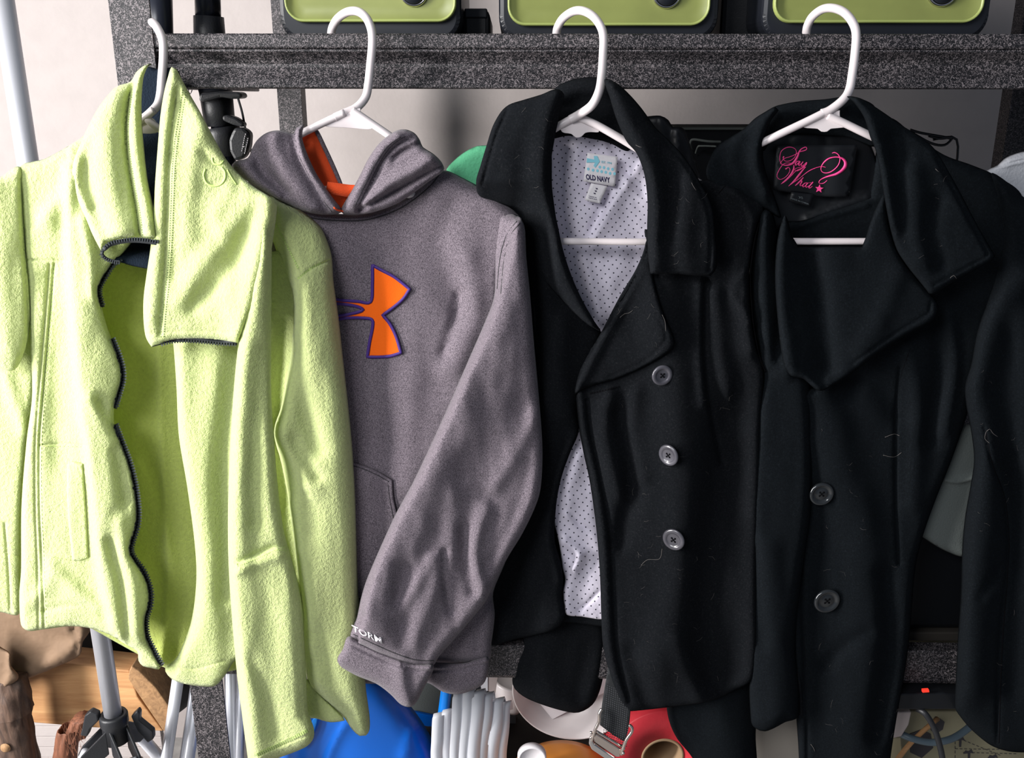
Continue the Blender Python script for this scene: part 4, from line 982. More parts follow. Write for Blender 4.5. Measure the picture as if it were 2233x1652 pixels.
hl, s_hl = panel('hood', [(655, 273), (664, 271), (660, 285), (660, 305), (672, 340), (690, 378), (712, 412), (736, 444), (746, 458), (738, 466), (700, 468), (660, 460), (610, 438), (570, 415), (530, 388), (505, 366), (512, 352), (540, 344), (549, 325), (560, 306), (580, 290), (604, 284), (628, 288), (640, 290), (646, 278)],
      HB - .024, 'hoodie', hd,
      ridges=[([(652, 285), (660, 330), (690, 390), (730, 450)], 8, 14, 9), ([(640, 295), (650, 345), (680, 400), (712, 456)], -5, 8, 6), ([(596, 290), (600, 330), (640, 400), (680, 450)], 8, 20, 24), ([(556, 330), (570, 370), (620, 420)], -8, 10, 12), ([(530, 352), (560, 390), (610, 425)], 6, 12, 12)],
      edge=(16, 14), step=7, wrinkle=(2, 40, 60, 14))
hr, s_hr = panel('hood', [(852, 292), (866, 284), (884, 282), (904, 290), (916, 306), (922, 320), (946, 336), (962, 352), (969, 368), (964, 376), (935, 396), (900, 422), (862, 446), (810, 464), (770, 468), (748, 466), (744, 456), (752, 440), (770, 410), (786, 380), (802, 348), (822, 318), (838, 302)],
      HB - .026, 'hoodie', hd,
      ridges=[([(866, 296), (838, 318), (812, 352), (790, 395), (766, 440)], 6, 9, 14), ([(900, 300), (866, 316), (836, 350), (806, 410), (782, 456)], -4.5, 5, 5), ([(915, 312), (880, 328), (858, 344)], -6, 5, 8),
              ([(940, 345), (900, 372), (850, 400), (800, 444)], 9, 16, 12), ([(962, 362), (920, 384), (870, 412), (800, 448), (784, 456)], -9, 5, 8)],
      edge=(16, 15), step=6.5, wrinkle=(1.5, 40, 60, 15))
strip('neck_seam', [(640, 458), (690, 470), (740, 474), (800, 472), (856, 454), (900, 428), (935, 398), (952, 376)], 9, lambda X, Y: s_hb(X, Y), 1.2, 'hoodie', hd, 3)
strip('neck_seam_line', [(640, 466), (690, 477), (740, 481), (800, 479), (858, 461), (904, 434), (940, 403), (958, 380)], 2, lambda X, Y: s_hb(X, Y), .4, 'hoodie_dark', hd, .5)
for dx in (0, 8):
    strip('hood_stitching', [(874 + dx, 298), (846 + dx, 318), (822 + dx, 352), (800 + dx, 395), (774 + dx, 448)][:5], 1.4, s_hr, .1, 'hoodie_dark', hd, .2)
strip('hood_stitching', [(642, 292), (648, 330), (672, 380), (700, 430), (724, 462)], 1.4, s_hl, .1, 'hoodie_dark', hd, .2)
strip('bar_tack', [(728, 452), (736, 458), (748, 460)], 4, s_hl, 1.5, 'orange_in', hd, 1)
# applique emblem
emb = [(812, 578, 1), (830, 588), (860, 604), (893, 630, 1), (880, 650), (860, 668), (834, 687, 1), (850, 706), (864, 735), (874, 769, 1), (850, 776), (825, 778), (801, 778, 1), (806, 745), (812, 715), (811, 697), (790, 693), (760, 693), (735, 696), (690, 704, 1), (690, 690, 1), (740, 688), (775, 682), (792, 675), (775, 667), (740, 662), (690, 660, 1), (690, 646, 1), (740, 654), (780, 657), (808, 658), (812, 620)]
ap, s_ap = panel('emblem', emb, s_hb, 'logo_orange', hd, edge=(3, .6), step=7, off=1.8, thick=1.5)
bd = cr(emb, True, 6)
strip('emblem_border', [tuple(p) for p in bd] + [tuple(bd[0]), tuple(bd[1])], 6.5, s_hb, 2.6, 'logo_purple', hd, 1.2, step=3)
# sleeve crossing the front
sv, s_sv = panel('sleeve', [(1092, 470), (1120, 466), (1138, 480), (1145, 500), (1148, 560), (1156, 640), (1164, 740), (1174, 850), (1182, 950), (1183, 1010), (1178, 1070), (1165, 1110), (1138, 1165), (1108, 1214), (1078, 1272), (1060, 1310), (1020, 1360), (985, 1400), (958, 1430), (942, 1452), (900, 1455), (850, 1436), (800, 1412), (762, 1390), (778, 1345), (788, 1300), (800, 1262), (828, 1196), (862, 1122), (900, 1052), (940, 968), (980, 880), (1020, 788), (1056, 705), (1076, 652), (1080, 600), (1080, 545), (1086, 490)],
      HB - .030, 'hoodie', hd,
      ridges=[([(1130, 490), (1110, 600), (1066, 730), (1010, 850), (950, 985), (880, 1120), (830, 1230), (800, 1330)], 26, 12, 95), ([(1170, 900), (1120, 1000), (1080, 1060)], 4, 20, 16),
              ([(1010, 1150), (1015, 1210), (1030, 1290)], -7, 12, 14), ([(990, 1080), (985, 1180), (950, 1280), (900, 1400)], 6, 24, 20), ([(970, 1200), (968, 1260), (980, 1330)], -6, 8, 10), ([(1060, 1110), (1035, 1200), (1052, 1280)], 7, 20, 14), ([(880, 1240), (870, 1300), (880, 1400)], -6, 18, 20), ([(940, 1220), (900, 1290), (870, 1330)], 6, 14, 18), ([(1160, 1010), (1120, 1130), (1060, 1240)], -3, 14, 14)],
      edge=(24, 18), step=8, wrinkle=(4, 60, 120, 17), slope=lambda X, Y: 0.02*np.maximum(0, Y-900) - 19*np.exp(-((Y-470)/150)**2))
cf, s_cf = panel('cuff', [(760, 1386), (800, 1406), (850, 1428), (900, 1446), (944, 1448), (942, 1468), (926, 1496), (912, 1524), (902, 1538), (888, 1541), (872, 1534), (850, 1512), (820, 1490), (780, 1474), (744, 1456), (734, 1444), (734, 1432), (746, 1414)],
      HB - .044, 'hoodie', hd,
      ridges=[([(762, 1392), (800, 1412), (850, 1434), (900, 1450), (944, 1456)], 2.5, 4, 4), ([(758, 1402), (800, 1422), (850, 1444), (900, 1460), (940, 1464)], -3, 3.5, 3.5), ([(876, 1460), (880, 1500), (892, 1536)], 6, 22, 12)],
      edge=(18, 14), step=7)
strip('cuff_seam', [(770, 1382), (812, 1402), (862, 1424), (905, 1438), (946, 1440)], 2.0, s_sv, .2, 'hoodie_dark', hd, .3)
text_on('sleeve_print', 'TORM', (769, 1375), (23.5, 10.2), (-3, -19), s_sv, .35, 'white_print', hd, bold=.02, xs=1.0)

strip('armhole_seam', [(1134, 486), (1116, 508), (1104, 540), (1097, 580), (1092, 640)], 1.8, s_sv, .2, 'hoodie_dark', hd, .3)
strip('armhole_seam', [(1127, 482), (1108, 506), (1095, 540), (1088, 580), (1084, 630)], 1.8, s_sv, .2, 'hoodie_dark', hd, .3)
# ================================================================ black coat with dotted lining
CB = -0.020
ct = thing('pea_coat', P(1350, 1560, -0.03), 'black wool coat with white dotted lining and three grey buttons', 'coat')
ln, s_ln = panel('lining', [(1190, 296, 1), (1215, 288), (1262, 290), (1300, 296), (1340, 306), (1410, 330, 1), (1470, 560), (1420, 760), (1400, 1000), (1390, 1200), (1400, 1352, 1), (1350, 1352), (1310, 1350), (1268, 1344), (1236, 1340), (1230, 1318), (1227, 1290), (1232, 1262), (1226, 1235), (1220, 1190), (1200, 1100), (1170, 900), (1150, 600), (1170, 400)],
      -0.010, 'dots', ct,
      ridges=[([(1225, 300), (1226, 400), (1240, 500)], -6, 14, 20), ([(1256, 330), (1244, 420), (1250, 500)], 4, 10, 16), ([(1330, 310), (1360, 360), (1400, 420)], -5, 9, 12), ([(1400, 350), (1345, 430), (1310, 490), (1290, 530)], 6, 7, 18),
              ([(1320, 430), (1290, 500)], -4, 8, 10), ([(1270, 560), (1290, 620), (1310, 700)], 5, 10, 14), ([(1262, 990), (1240, 1060), (1236, 1120)], 7, 9, 16), ([(1236, 1110), (1275, 1150), (1310, 1160)], -4, 7, 7),
              ([(1232, 1180), (1262, 1210), (1250, 1240)], 8, 9, 12), ([(1262, 1210), (1240, 1280), (1236, 1330)], 5, 9, 14), ([(1306, 1290), (1280, 1315), (1262, 1330)], -2.5, 4, 5), ([(1300, 1040), (1290, 1120), (1300, 1200)], 4, 14, 10)],
      edge=(5, 2.5), step=8, wrinkle=(3.5, 40, 70, 21))
dashes('gathered_seam', [[(1222, 289), (1262, 291), (1300, 297), (1340, 308), (1380, 322)]], -0.012, 'dots', ct, 5, 3, 6, .2, kind=None)
panel('back_facing', [(1200, 1328), (1400, 1342), (1400, 1366), (1318, 1366), (1270, 1360), (1236, 1356), (1200, 1350)], -0.006, 'wool', ct, edge=(8, 5), step=7)
panel('collar_back', [(1208, 196), (1230, 180), (1258, 171), (1290, 168), (1318, 172), (1345, 184), (1368, 220), (1380, 300), (1370, 330), (1330, 312), (1290, 304), (1240, 296), (1200, 300), (1190, 260)], -0.022, 'wool', ct, edge=(22, 14), step=9,
      ridges=[([(1220, 215), (1260, 196), (1330, 198)], 9, 14, 22), ([(1230, 270), (1290, 262), (1350, 290)], -5, 14, 14)])
# main label and size tag
LY = lambda X, Y: s_ln(X, Y) * 0 - 0.0175
lab, s_lab = panel('brand_label', [(1281, 333, 1), (1347, 342, 1), (1341, 407, 1), (1272, 395, 1)], -0.0185, 'label_w', ct, edge=None, step=10, thick=.8, ridges=[([(1275, 380), (1345, 385)], .8, 20, 20)])
text_on('lettering', 'OLD NAVY', (1278.0, 390.5), (10.4, 1.50), (-1.6, -16.0), s_lab, .3, 'label_ink', lab, bold=.03, xs=1.0)
ar = lambda pts: [(1240 + x/11.8, 320 + y/11.8) for x, y in pts]
prism('printed_arrow', ar([(470, 290), (660, 330), (648, 235), (735, 235), (800, 375), (690, 535), (640, 490), (680, 400), (462, 405)]), -0.0194, .0004, 'label_blue', lab, 0)
for x, y in ((505, 570), (628, 600), (742, 615), (848, 635), (955, 655), (1066, 683), (1180, 690), (803, 520), (908, 533), (1015, 562), (1130, 578)):
    disc_on('printed_dot', 1240 + x/11.8, 320 + y/11.8, 2.9, 3.3, s_lab, .35, 'label_blue', lab, 12)
text_on('small_print', 'EST. 1994', (1311.5, 355), (5.6, .75), (-.6, -6.5), s_lab, .3, 'label_blue', lab, bold=.01)
tg2, s_tg = panel('size_tag', [(1289, 399, 1), (1325, 406, 1), (1308, 444, 1), (1275, 436, 1)], -0.0192, 'label_w', ct, edge=None, step=8, thick=.6)
for ox, oy in ((1299.5, 412.5), (1297.5, 417.8), (1295, 423.0)):
    text_on('size_letter', 'M', (ox, oy), (5.6, .9), (-1.6, -5.2), s_tg, .2, 'label_ink', tg2, bold=.02)
text_on('origin_print', 'MADE IN', (1284.5, 428.4), (4.2, .95), (-.6, -3.2), s_tg, .2, 'label_ink', tg2)
text_on('origin_print', 'VIETNAM', (1283, 432.2), (4.6, 1.0), (-.6, -3.6), s_tg, .2, 'label_ink', tg2)
# sleeve on the photo left hanging behind
panel('sleeve', [(985, 372), (1030, 352), (1080, 350), (1180, 500), (1260, 800), (1320, 1100), (1330, 1300), (1325, 1400), (1318, 1460), (1308, 1505), (1292, 1536), (1262, 1553), (1230, 1550), (1180, 1535), (1140, 1517), (1118, 1492), (1122, 1450), (1140, 1395), (1100, 1300), (1060, 1100), (1030, 800), (1000, 500)], .012, 'wool', ct,
      ridges=[([(1190, 1380), (1180, 1450), (1190, 1530)], 10, 40, 40), ([(1290, 1400), (1270, 1480), (1262, 1550)], -5, 20, 20)], edge=(34, 22), step=12, wrinkle=(3, 80, 150, 24))
# left front
lf_, s_lf = panel('front_panel', [(1010, 372), (1060, 352), (1120, 300), (1195, 300), (1205, 420), (1225, 540), (1256, 630), (1300, 716), (1312, 724), (1290, 800), (1262, 880), (1262, 940), (1244, 985), (1226, 1035), (1215, 1085), (1210, 1140), (1210, 1180), (1222, 1222), (1228, 1260), (1226, 1300), (1232, 1345), (1210, 1372), (1130, 1392), (1050, 1402), (1040, 1300), (1060, 1000), (1080, 700), (1040, 500)],
      CB - .006, 'wool', ct,
      ridges=[([(1255, 945), (1225, 1020), (1206, 1090), (1200, 1180), (1218, 1260)], 5, 9, 12), ([(1236, 960), (1208, 1040), (1192, 1110)], -4, 6, 6), ([(1160, 560), (1190, 700), (1180, 900)], 10, 40, 50), ([(1230, 700), (1220, 800), (1235, 900)], 8, 22, 22), ([(1120, 700), (1110, 1000), (1100, 1300)], -8, 30, 30)],
      edge=(18, 12), step=11, wrinkle=(4, 80, 180, 25), slope=lambda X, Y: -25*np.clip((1190-X)/60, 0, 1))
c1l, s_c1 = panel('collar', [(1212, 194), (1180, 206), (1140, 218), (1110, 228), (1092, 244), (1074, 276), (1060, 320), (1048, 360), (1038, 400), (1050, 445), (1090, 500), (1140, 560), (1190, 615), (1240, 670), (1280, 706), (1310, 722), (1296, 700), (1268, 650), (1246, 600), (1228, 545), (1216, 490), (1205, 440), (1200, 400), (1202, 350), (1210, 300), (1216, 270), (1225, 235), (1230, 205)],
      CB - .034, 'wool', ct,
      ridges=[([(1214, 200), (1196, 260), (1184, 330), (1184, 410), (1204, 500), (1240, 610), (1290, 700)], 12, 34, 14), ([(1108, 236), (1084, 290), (1066, 350), (1052, 400)], -3, 4, 4), ([(1150, 240), (1110, 330), (1110, 420)], 5, 30, 30)],
      edge=(16, 10), step=8.5, wrinkle=(3, 60, 80, 26), slope=lambda X, Y: -50*np.clip((1215-X)/90, 0, 1)*np.clip((Y-395)/80, 0, 1))
# right front
rf, s_rf = panel('front_panel', [(1405, 560), (1440, 420), (1540, 392), (1580, 398), (1640, 425), (1668, 450), (1652, 490), (1640, 540), (1634, 600), (1638, 690), (1650, 760), (1666, 812), (1660, 900), (1654, 1100), (1650, 1250), (1650, 1400), (1640, 1480), (1600, 1505), (1560, 1525), (1530, 1533), (1454, 1542), (1374, 1550), (1364, 1544), (1350, 1520), (1336, 1490), (1324, 1450), (1314, 1400), (1311, 1340), (1308, 1250), (1300, 1150), (1286, 1050), (1272, 985), (1262, 930), (1257, 885), (1254, 845), (1262, 822), (1310, 730)],
      CB - .016, 'wool', ct,
      ridges=[([(1262, 850), (1270, 930), (1294, 1040), (1314, 1160), (1322, 1300), (1330, 1420), (1356, 1530)], 4.5, 8, 10), ([(1280, 870), (1288, 940), (1310, 1040), (1330, 1160), (1338, 1300), (1346, 1420), (1372, 1530)], -3.5, 4, 6),
              ([(1350, 900), (1370, 980), (1376, 1060), (1350, 1180)], -9, 18, 24), ([(1330, 860), (1320, 960), (1352, 1080)], 8, 18, 18), ([(1385, 860), (1380, 940), (1400, 1040)], 6, 14, 18),
              ([(1440, 620), (1460, 760), (1480, 900), (1490, 1100), (1480, 1300), (1440, 1440)], 16, 52, 60), ([(1540, 610), (1536, 720), (1540, 820), (1554, 920), (1574, 1010)], -5, 5, 8), ([(1526, 620), (1524, 760), (1534, 880)], 5, 10, 10), ([(1560, 640), (1570, 760), (1590, 880)], 7, 14, 20),
              ([(1590, 900), (1570, 1050), (1540, 1300), (1560, 1480)], -18, 40, 60), ([(1600, 1000), (1620, 1200), (1610, 1460)], -6, 30, 30), ([(1600, 420), (1640, 480), (1626, 620), (1640, 760)], 10, 20, 14), ([(1560, 430), (1570, 520), (1600, 560)], -8, 22, 22),
              ([(1620, 590), (1600, 640), (1640, 700)], 6, 10, 10), ([(1380, 1420), (1400, 1500), (1420, 1544)], -7, 18, 18), ([(1480, 1400), (1500, 1460), (1530, 1530)], 8, 24, 24)],
      edge=(16, 11), step=9, wrinkle=(4, 70, 140, 27))
dashes('edge_stitching', [[(1286, 858), (1320, 850), (1352, 842)]], s_rf, 'stitch_black', ct, 5, 1, 3, .2)
strip('armhole_seam', [(1664, 458), (1646, 520), (1636, 600), (1642, 700), (1654, 770), (1668, 810)], 2.5, s_rf, .1, 'stitch_black', ct, .4)
strip('princess_seam', [(1538, 605), (1534, 720), (1539, 820), (1553, 920), (1573, 1010)], 3, s_rf, -.2, 'stitch_black', ct, .4)
strip('shoulder_seam', [(1588, 400), (1575, 412), (1562, 428)], 2.5, s_rf, .1, 'stitch_black', ct, .4)
# lapel and big collar on the photo right
lp, s_lp = panel('lapel', [(1412, 500, 1), (1404, 545), (1385, 590), (1352, 645), (1312, 722), (1290, 760), (1268, 800), (1256, 835), (1252, 862, 1), (1266, 850), (1300, 838), (1345, 826), (1400, 802), (1440, 780), (1466, 760), (1471, 745), (1464, 722), (1450, 690), (1436, 650), (1424, 600), (1420, 540)],
      s_rf, 'wool', ct, off=9, ridges=[([(1410, 540), (1360, 650), (1300, 760), (1260, 840)], 7, 22, 12), ([(1440, 700), (1452, 740), (1400, 790), (1330, 820)], -1.5, 4, 4)], edge=(10, 6), step=8, thick=4)
cc, s_cc = panel('collar', [(1318, 173), (1346, 182), (1372, 205), (1396, 232), (1408, 248), (1430, 278), (1458, 305), (1484, 332), (1508, 365), (1530, 402), (1548, 436), (1556, 462), (1559, 500), (1563, 545), (1562, 584), (1550, 601, 1), (1515, 601), (1470, 597), (1418, 598, 1), (1413, 560), (1411, 500), (1412, 440), (1405, 380), (1388, 334), (1366, 308), (1345, 262), (1330, 215)],
      CB - .046, 'wool', ct,
      ridges=[([(1335, 190), (1366, 260), (1398, 320), (1424, 390), (1430, 480), (1428, 590)], 12, 12, 34), ([(1412, 262), (1470, 330), (1515, 390), (1545, 460), (1550, 540), (1546, 590)], -3, 4, 4), ([(1548, 588), (1480, 586), (1430, 584)], -2, 4, 4), ([(1500, 400), (1490, 500), (1500, 580)], 6, 24, 30), ([(1450, 330), (1470, 420), (1455, 520)], -6, 22, 22)],
      edge=(16, 12), step=8, wrinkle=(3, 60, 80, 28), thick=4)
# sleeve on the photo right
s1r, s_s1r = panel('sleeve', [(1662, 452), (1682, 460), (1692, 490), (1696, 560), (1716, 620), (1742, 700), (1760, 780), (1770, 900), (1770, 1100), (1750, 1250), (1735, 1400), (1742, 1500), (1740, 1562), (1712, 1574), (1690, 1586), (1668, 1594), (1648, 1588), (1638, 1574), (1632, 1450), (1636, 1250), (1640, 1050), (1650, 900), (1660, 815), (1648, 760), (1637, 680), (1634, 600), (1642, 520)],
      CB - .012, 'wool2', ct,
      ridges=[([(1668, 470), (1664, 560), (1668, 680), (1684, 790)], 12, 14, 26), ([(1716, 630), (1700, 720), (1690, 790)], -9, 14, 14), ([(1745, 680), (1730, 760), (1716, 815)], 8, 14, 14), ([(1675, 1200), (1690, 1400), (1690, 1580)], 8, 30, 30), ([(1640, 1200), (1660, 1400)], -5, 16, 16)],
      edge=(26, 20), step=9, wrinkle=(3, 60, 130, 29))

def button(cx, cy, rx, tilt, surf, mat, parent, off=1.0, concave=False):
    p = P(cx, cy, surf(cx, cy) - off*.001 - .002)
    r = rx * pxm(cy, p.y)
    m = facing(p, 0.05, tilt)
    if concave: prof = [(0, .0012), (r*.42, .0012), (r*.50, .0004), (r*.62, .0004), (r*.70, .0022), (r*.84, .0034), (r*.95, .0026), (r, .0008), (r*.96, -.001), (0, -.001)]
    else: prof = [(0, .0010), (r*.52, .0010), (r*.60, .0012), (r*.63, .0019), (r*.86, .0021), (r*.96, .0014), (r, .0002), (r*.96, -.0012), (0, -.0012)]
    b = lathe('button', prof, mat, parent, m, 48)
    for sx, sy in ((1, 1), (1, -1), (-1, 1), (-1, -1)):
        lathe('thread_hole', [(0, .0014), (r*.085, .0014), (r*.085, -.0008)], 'stitch_black', b, m @ Matrix.Translation((sx*r*.15, sy*r*.15, 0)), 12)
    for a in (PI/4, -PI/4):
        mm = m @ Matrix.Rotation(a, 4, 'Z')
        V = [mm @ Vector(v) for v in ((-r*.2, -r*.035, .0018), (r*.2, -r*.035, .0018), (r*.2, r*.035, .0018), (-r*.2, r*.035, .0018), (-r*.22, -r*.035, .0006), (r*.22, -r*.035, .0006), (r*.22, r*.035, .0006), (-r*.22, r*.035, .0006))]
        mesh_obj('thread', V, [(0,1,2,3),(4,7,6,5),(0,4,5,1),(1,5,6,2),(2,6,7,3),(3,7,4,0)], 'stitch_black', b)
    return b
button(1444, 818, 23.5, .18, s_rf, 'button', ct, 3)
button(1458, 992, 24.5, -.72, s_rf, 'button', ct, 4)
button(1469, 1176, 25.5, -.55, s_rf, 'button', ct, 3)
lint = [([(1352, 692), (1362, 684), (1372, 682), (1380, 676)], s_lp, ct), ([(1398, 1232), (1412, 1220), (1438, 1218), (1444, 1196)], s_rf, ct), ([(1508, 398), (1512, 406), (1518, 415)], s_cc, ct), ([(1444, 686), (1450, 700), (1452, 722)], s_lp, ct), ([(1386, 316), (1394, 320), (1400, 321)], s_cc, ct)]
for l, sfc, par in lint: strip('lint_thread', l, 1.0, sfc, .4, 'lint', par, .2)

# ================================================================ black coat with pink script label
KB = -0.004
kt = thing('pea_coat', P(1880, 1640, -0.02), 'plain black double-breasted coat with pink script neck label at the right', 'coat')
ns, s_ns = panel('lining', [(1660, 290), (1700, 282), (1760, 286), (1810, 292), (1880, 296), (1905, 330), (1925, 420), (1900, 620), (1820, 880), (1760, 860), (1690, 700), (1650, 450)], -0.006, 'satin', kt, edge=(8, 4), step=10,
      ridges=[([(1720, 300), (1716, 420)], -3, 12, 12), ([(1890, 430), (1830, 450), (1760, 480)], 5, 10, 14), ([(1800, 300), (1806, 420)], -2, 10, 10)])
panel('neck_facing', [(1700, 492), (1752, 480), (1800, 462), (1850, 448), (1886, 436), (1920, 430), (1930, 600), (1780, 700), (1690, 600)], -0.014, 'wool2', kt, edge=(10, 6), step=9, ridges=[([(1720, 500), (1800, 474), (1890, 448)], 3, 6, 10)])
panel('collar_back', [(1684, 236), (1712, 226), (1750, 220), (1800, 216), (1848, 210), (1880, 216), (1910, 235), (1925, 300), (1905, 320), (1850, 300), (1800, 296), (1740, 294), (1690, 300), (1664, 330), (1660, 280)], -0.018, 'wool2', kt, edge=(20, 13), step=9,
      ridges=[([(1700, 250), (1780, 238), (1880, 240)], 7, 14, 22)])
lb2, s_l2 = panel('neck_label', [(1694, 316, 1), (1870, 316, 1), (1852, 428, 1), (1790, 428), (1686, 414, 1)], -0.0165, 'satin', kt, edge=None, step=12, thick=.8, ridges=[([(1795, 300), (1790, 440)], -1.2, 10, 10), ([(1830, 310), (1825, 430)], 1.5, 16, 16)])
k = 1/10.325
def sc(pts, o=.35):
    strip('script_stroke', [(1680 + x*k, 300 + y*k, wd*k) for x, y, wd in pts], 1, s_l2, o, 'pink', lb2, .35)
sc([(820, 225, 18), (780, 215, 22), (700, 255, 26), (650, 320, 34), (620, 410, 46), (560, 520, 58), (500, 580, 50), (420, 615, 36), (330, 622, 26), (260, 600, 20), (222, 545, 18), (212, 440, 16), (240, 320, 18), (310, 250, 22), (400, 215, 22), (490, 220, 18), (560, 260, 16), (585, 320, 16), (570, 400, 16), (520, 470, 18), (440, 520, 18), (350, 530, 16), (300, 495, 18), (290, 450, 26), (310, 425, 34)])
sc([(820, 228, 16), (810, 270, 20), (740, 300, 22), (660, 320, 20), (560, 380, 18), (440, 430, 16), (340, 460, 16), (270, 510, 16), (225, 590, 18)])
sc([(460, 575, 14), (360, 572, 14), (290, 600, 16), (240, 660, 18), (190, 740, 20), (152, 830, 18), (160, 900, 16), (220, 940, 16), (300, 915, 16), (380, 850, 18), (430, 770, 18), (440, 710, 20), (410, 672, 18), (370, 690, 30), (340, 712, 38)])
sc([(660, 530, 20), (600, 540, 24), (565, 590, 30), (580, 620, 24), (640, 560, 20), (668, 530, 20)])
sc([(672, 535, 30), (640, 600, 30), (652, 630, 22), (700, 580, 18)]); sc([(740, 540, 26), (700, 600, 28), (712, 640, 20), (780, 590, 18), (820, 560, 26), (790, 620, 28), (700, 700, 26), (600, 750, 18), (552, 730, 14), (580, 690, 14), (700, 660, 14), (820, 600, 14)])
sc([(235, 1045, 6), (300, 1000, 34), (380, 930, 40), (450, 850, 42), (500, 770, 46), (530, 690, 40), (528, 620, 22)]); sc([(235, 1045, 6), (340, 980, 16), (470, 860, 16), (590, 740, 18), (800, 655, 14)])
sc([(800, 655, 18), (740, 720, 30), (670, 810, 46), (600, 900, 46), (520, 990, 36), (405, 1095, 8)]); sc([(405, 1095, 8), (520, 1010, 18), (640, 930, 16), (760, 830, 18), (880, 745, 22), (1000, 690, 20), (1120, 655, 18), (1200, 655, 18), (1248, 672, 8)])
sc([(745, 895, 20), (690, 960, 34), (620, 1030, 34), (560, 1080, 20)]); sc([(620, 1030, 18), (690, 975, 18), (712, 990, 28), (672, 1060, 28), (690, 1085, 18), (740, 1050, 14)])
sc([(830, 1015, 18), (770, 1030, 24), (730, 1080, 28), (745, 1110, 22), (800, 1070, 18), (850, 1015, 20)]); sc([(850, 1015, 26), (800, 1080, 28), (815, 1118, 20), (870, 1080, 14)])
sc([(965, 998, 26), (920, 1050, 30), (870, 1110, 28), (890, 1135, 20), (950, 1090, 12)]); sc([(840, 1020, 10), (960, 1010, 12)])
sc([(1385, 350, 10), (1440, 335, 24), (1500, 355, 22), (1550, 410, 22), (1570, 480, 22), (1540, 600, 24), (1460, 700, 26), (1350, 775, 26), (1240, 795, 22), (1165, 765, 20), (1140, 700, 20), (1170, 610, 28), (1240, 525, 36), (1330, 465, 32), (1450, 438, 26), (1560, 445, 34), (1650, 490, 52), (1695, 570, 70), (1680, 660, 80), (1600, 750, 64), (1480, 820, 54), (1340, 860, 40), (1220, 900, 30), (1130, 950, 24), (1095, 1000, 20), (1120, 1030, 20), (1200, 1025, 20), (1280, 960, 14)], .4)
star = []
for i in range(10):
    a = -PI/2 + i*PI/5 + .12; r = (98 if i % 2 == 0 else 42)*k; star.append((1680 + 1100*k + r*math.cos(a), 300 + 1150*k + r*math.sin(a)))
prism('star', star, -0.0176, .0006, 'pink', lb2, 0)
st, s_st = panel('size_tag', [(1726, 418, 1), (1776, 424, 1), (1768, 450, 1), (1720, 440, 1)], -0.0175, 'satin', kt, edge=None, step=9, thick=.6)
text_on('size_print', 'XS', (1742, 432.5), (8.0, 1.2), (-.8, -7.0), s_st, .2, 'tag_grey', st, bold=.01)
text_on('origin_print', 'MADE IN CHINA', (1724.5, 433.5), (5.3, 1.75), (-.6, -4.6), s_st, .2, 'tag_grey', st)
# left sleeve (hem shows under the first coat)
panel('sleeve', [(1500, 420), (1560, 420), (1640, 700), (1660, 1000), (1650, 1300), (1648, 1480), (1648, 1600), (1640, 1700), (1530, 1700), (1510, 1652), (1478, 1612), (1462, 1580), (1454, 1545), (1454, 1500), (1450, 1300), (1460, 900), (1480, 600)], KB + .004, 'wool2', kt, edge=(34, 22), step=13, ridges=[([(1560, 1400), (1570, 1550), (1590, 1680)], 10, 40, 40)], wrinkle=(3, 70, 120, 33))
bd2, s_b2 = panel('front_panel', [(1930, 260), (2000, 300), (2060, 338), (2120, 360), (2170, 382), (2230, 430), (2228, 560), (2160, 690), (2136, 780), (2116, 880), (2076, 1000), (2040, 1090), (2012, 1170), (1996, 1240), (1984, 1380), (1974, 1460), (1956, 1560), (1942, 1652), (1936, 1720, 1), (1742, 1720, 1), (1742, 1652), (1736, 1560), (1728, 1480), (1720, 1400), (1712, 1300), (1706, 1150), (1700, 1000), (1705, 850), (1780, 840), (1830, 700), (1880, 520), (1900, 400)],
      KB - .010, 'wool2', kt,
      ridges=[([(1800, 860), (1830, 1000), (1890, 1180), (1900, 1350), (1880, 1560), (1880, 1700)], 14, 60, 50), ([(1962, 800), (1954, 900), (1954, 1100), (1960, 1230)], -4, 4, 5), ([(1980, 760), (2000, 900), (1990, 1100)], 7, 20, 24), ([(2040, 700), (2050, 800), (2030, 960)], -9, 20, 18), ([(2070, 690), (2080, 800), (2060, 940)], 7, 18, 14),
              ([(1748, 1200), (1752, 1350), (1758, 1500), (1762, 1700)], -4, 6, 4), ([(1738, 1100), (1738, 1300), (1744, 1500)], 4, 8, 8), ([(1960, 900), (1900, 820), (1840, 860)], -6, 30, 30), ([(1740, 860), (1720, 880), (1730, 960)], 9, 20, 30), ([(1930, 1250), (1940, 1400), (1910, 1600)], -10, 22, 22), ([(1800, 1450), (1850, 1400), (1890, 1380)], -5, 16, 16)],
      edge=(20, 14), step=10, wrinkle=(4.5, 80, 150, 31))
strip('princess_seam', [(1985, 760), (1962, 830), (1954, 900), (1954, 1000), (1955, 1100), (1960, 1230)], 3, s_b2, -.3, 'stitch_black', kt, .4)
strip('front_edge_piping', [(1752, 1330), (1756, 1400), (1762, 1500), (1764, 1600), (1766, 1700)], 10, s_b2, -1, 'stitch_black', kt, 1)
strip('inner_facing_edge', [(1722, 1390), (1732, 1450), (1744, 1500), (1746, 1560)], 9, s_b2, 1.0, 'wool', kt, 1.2)
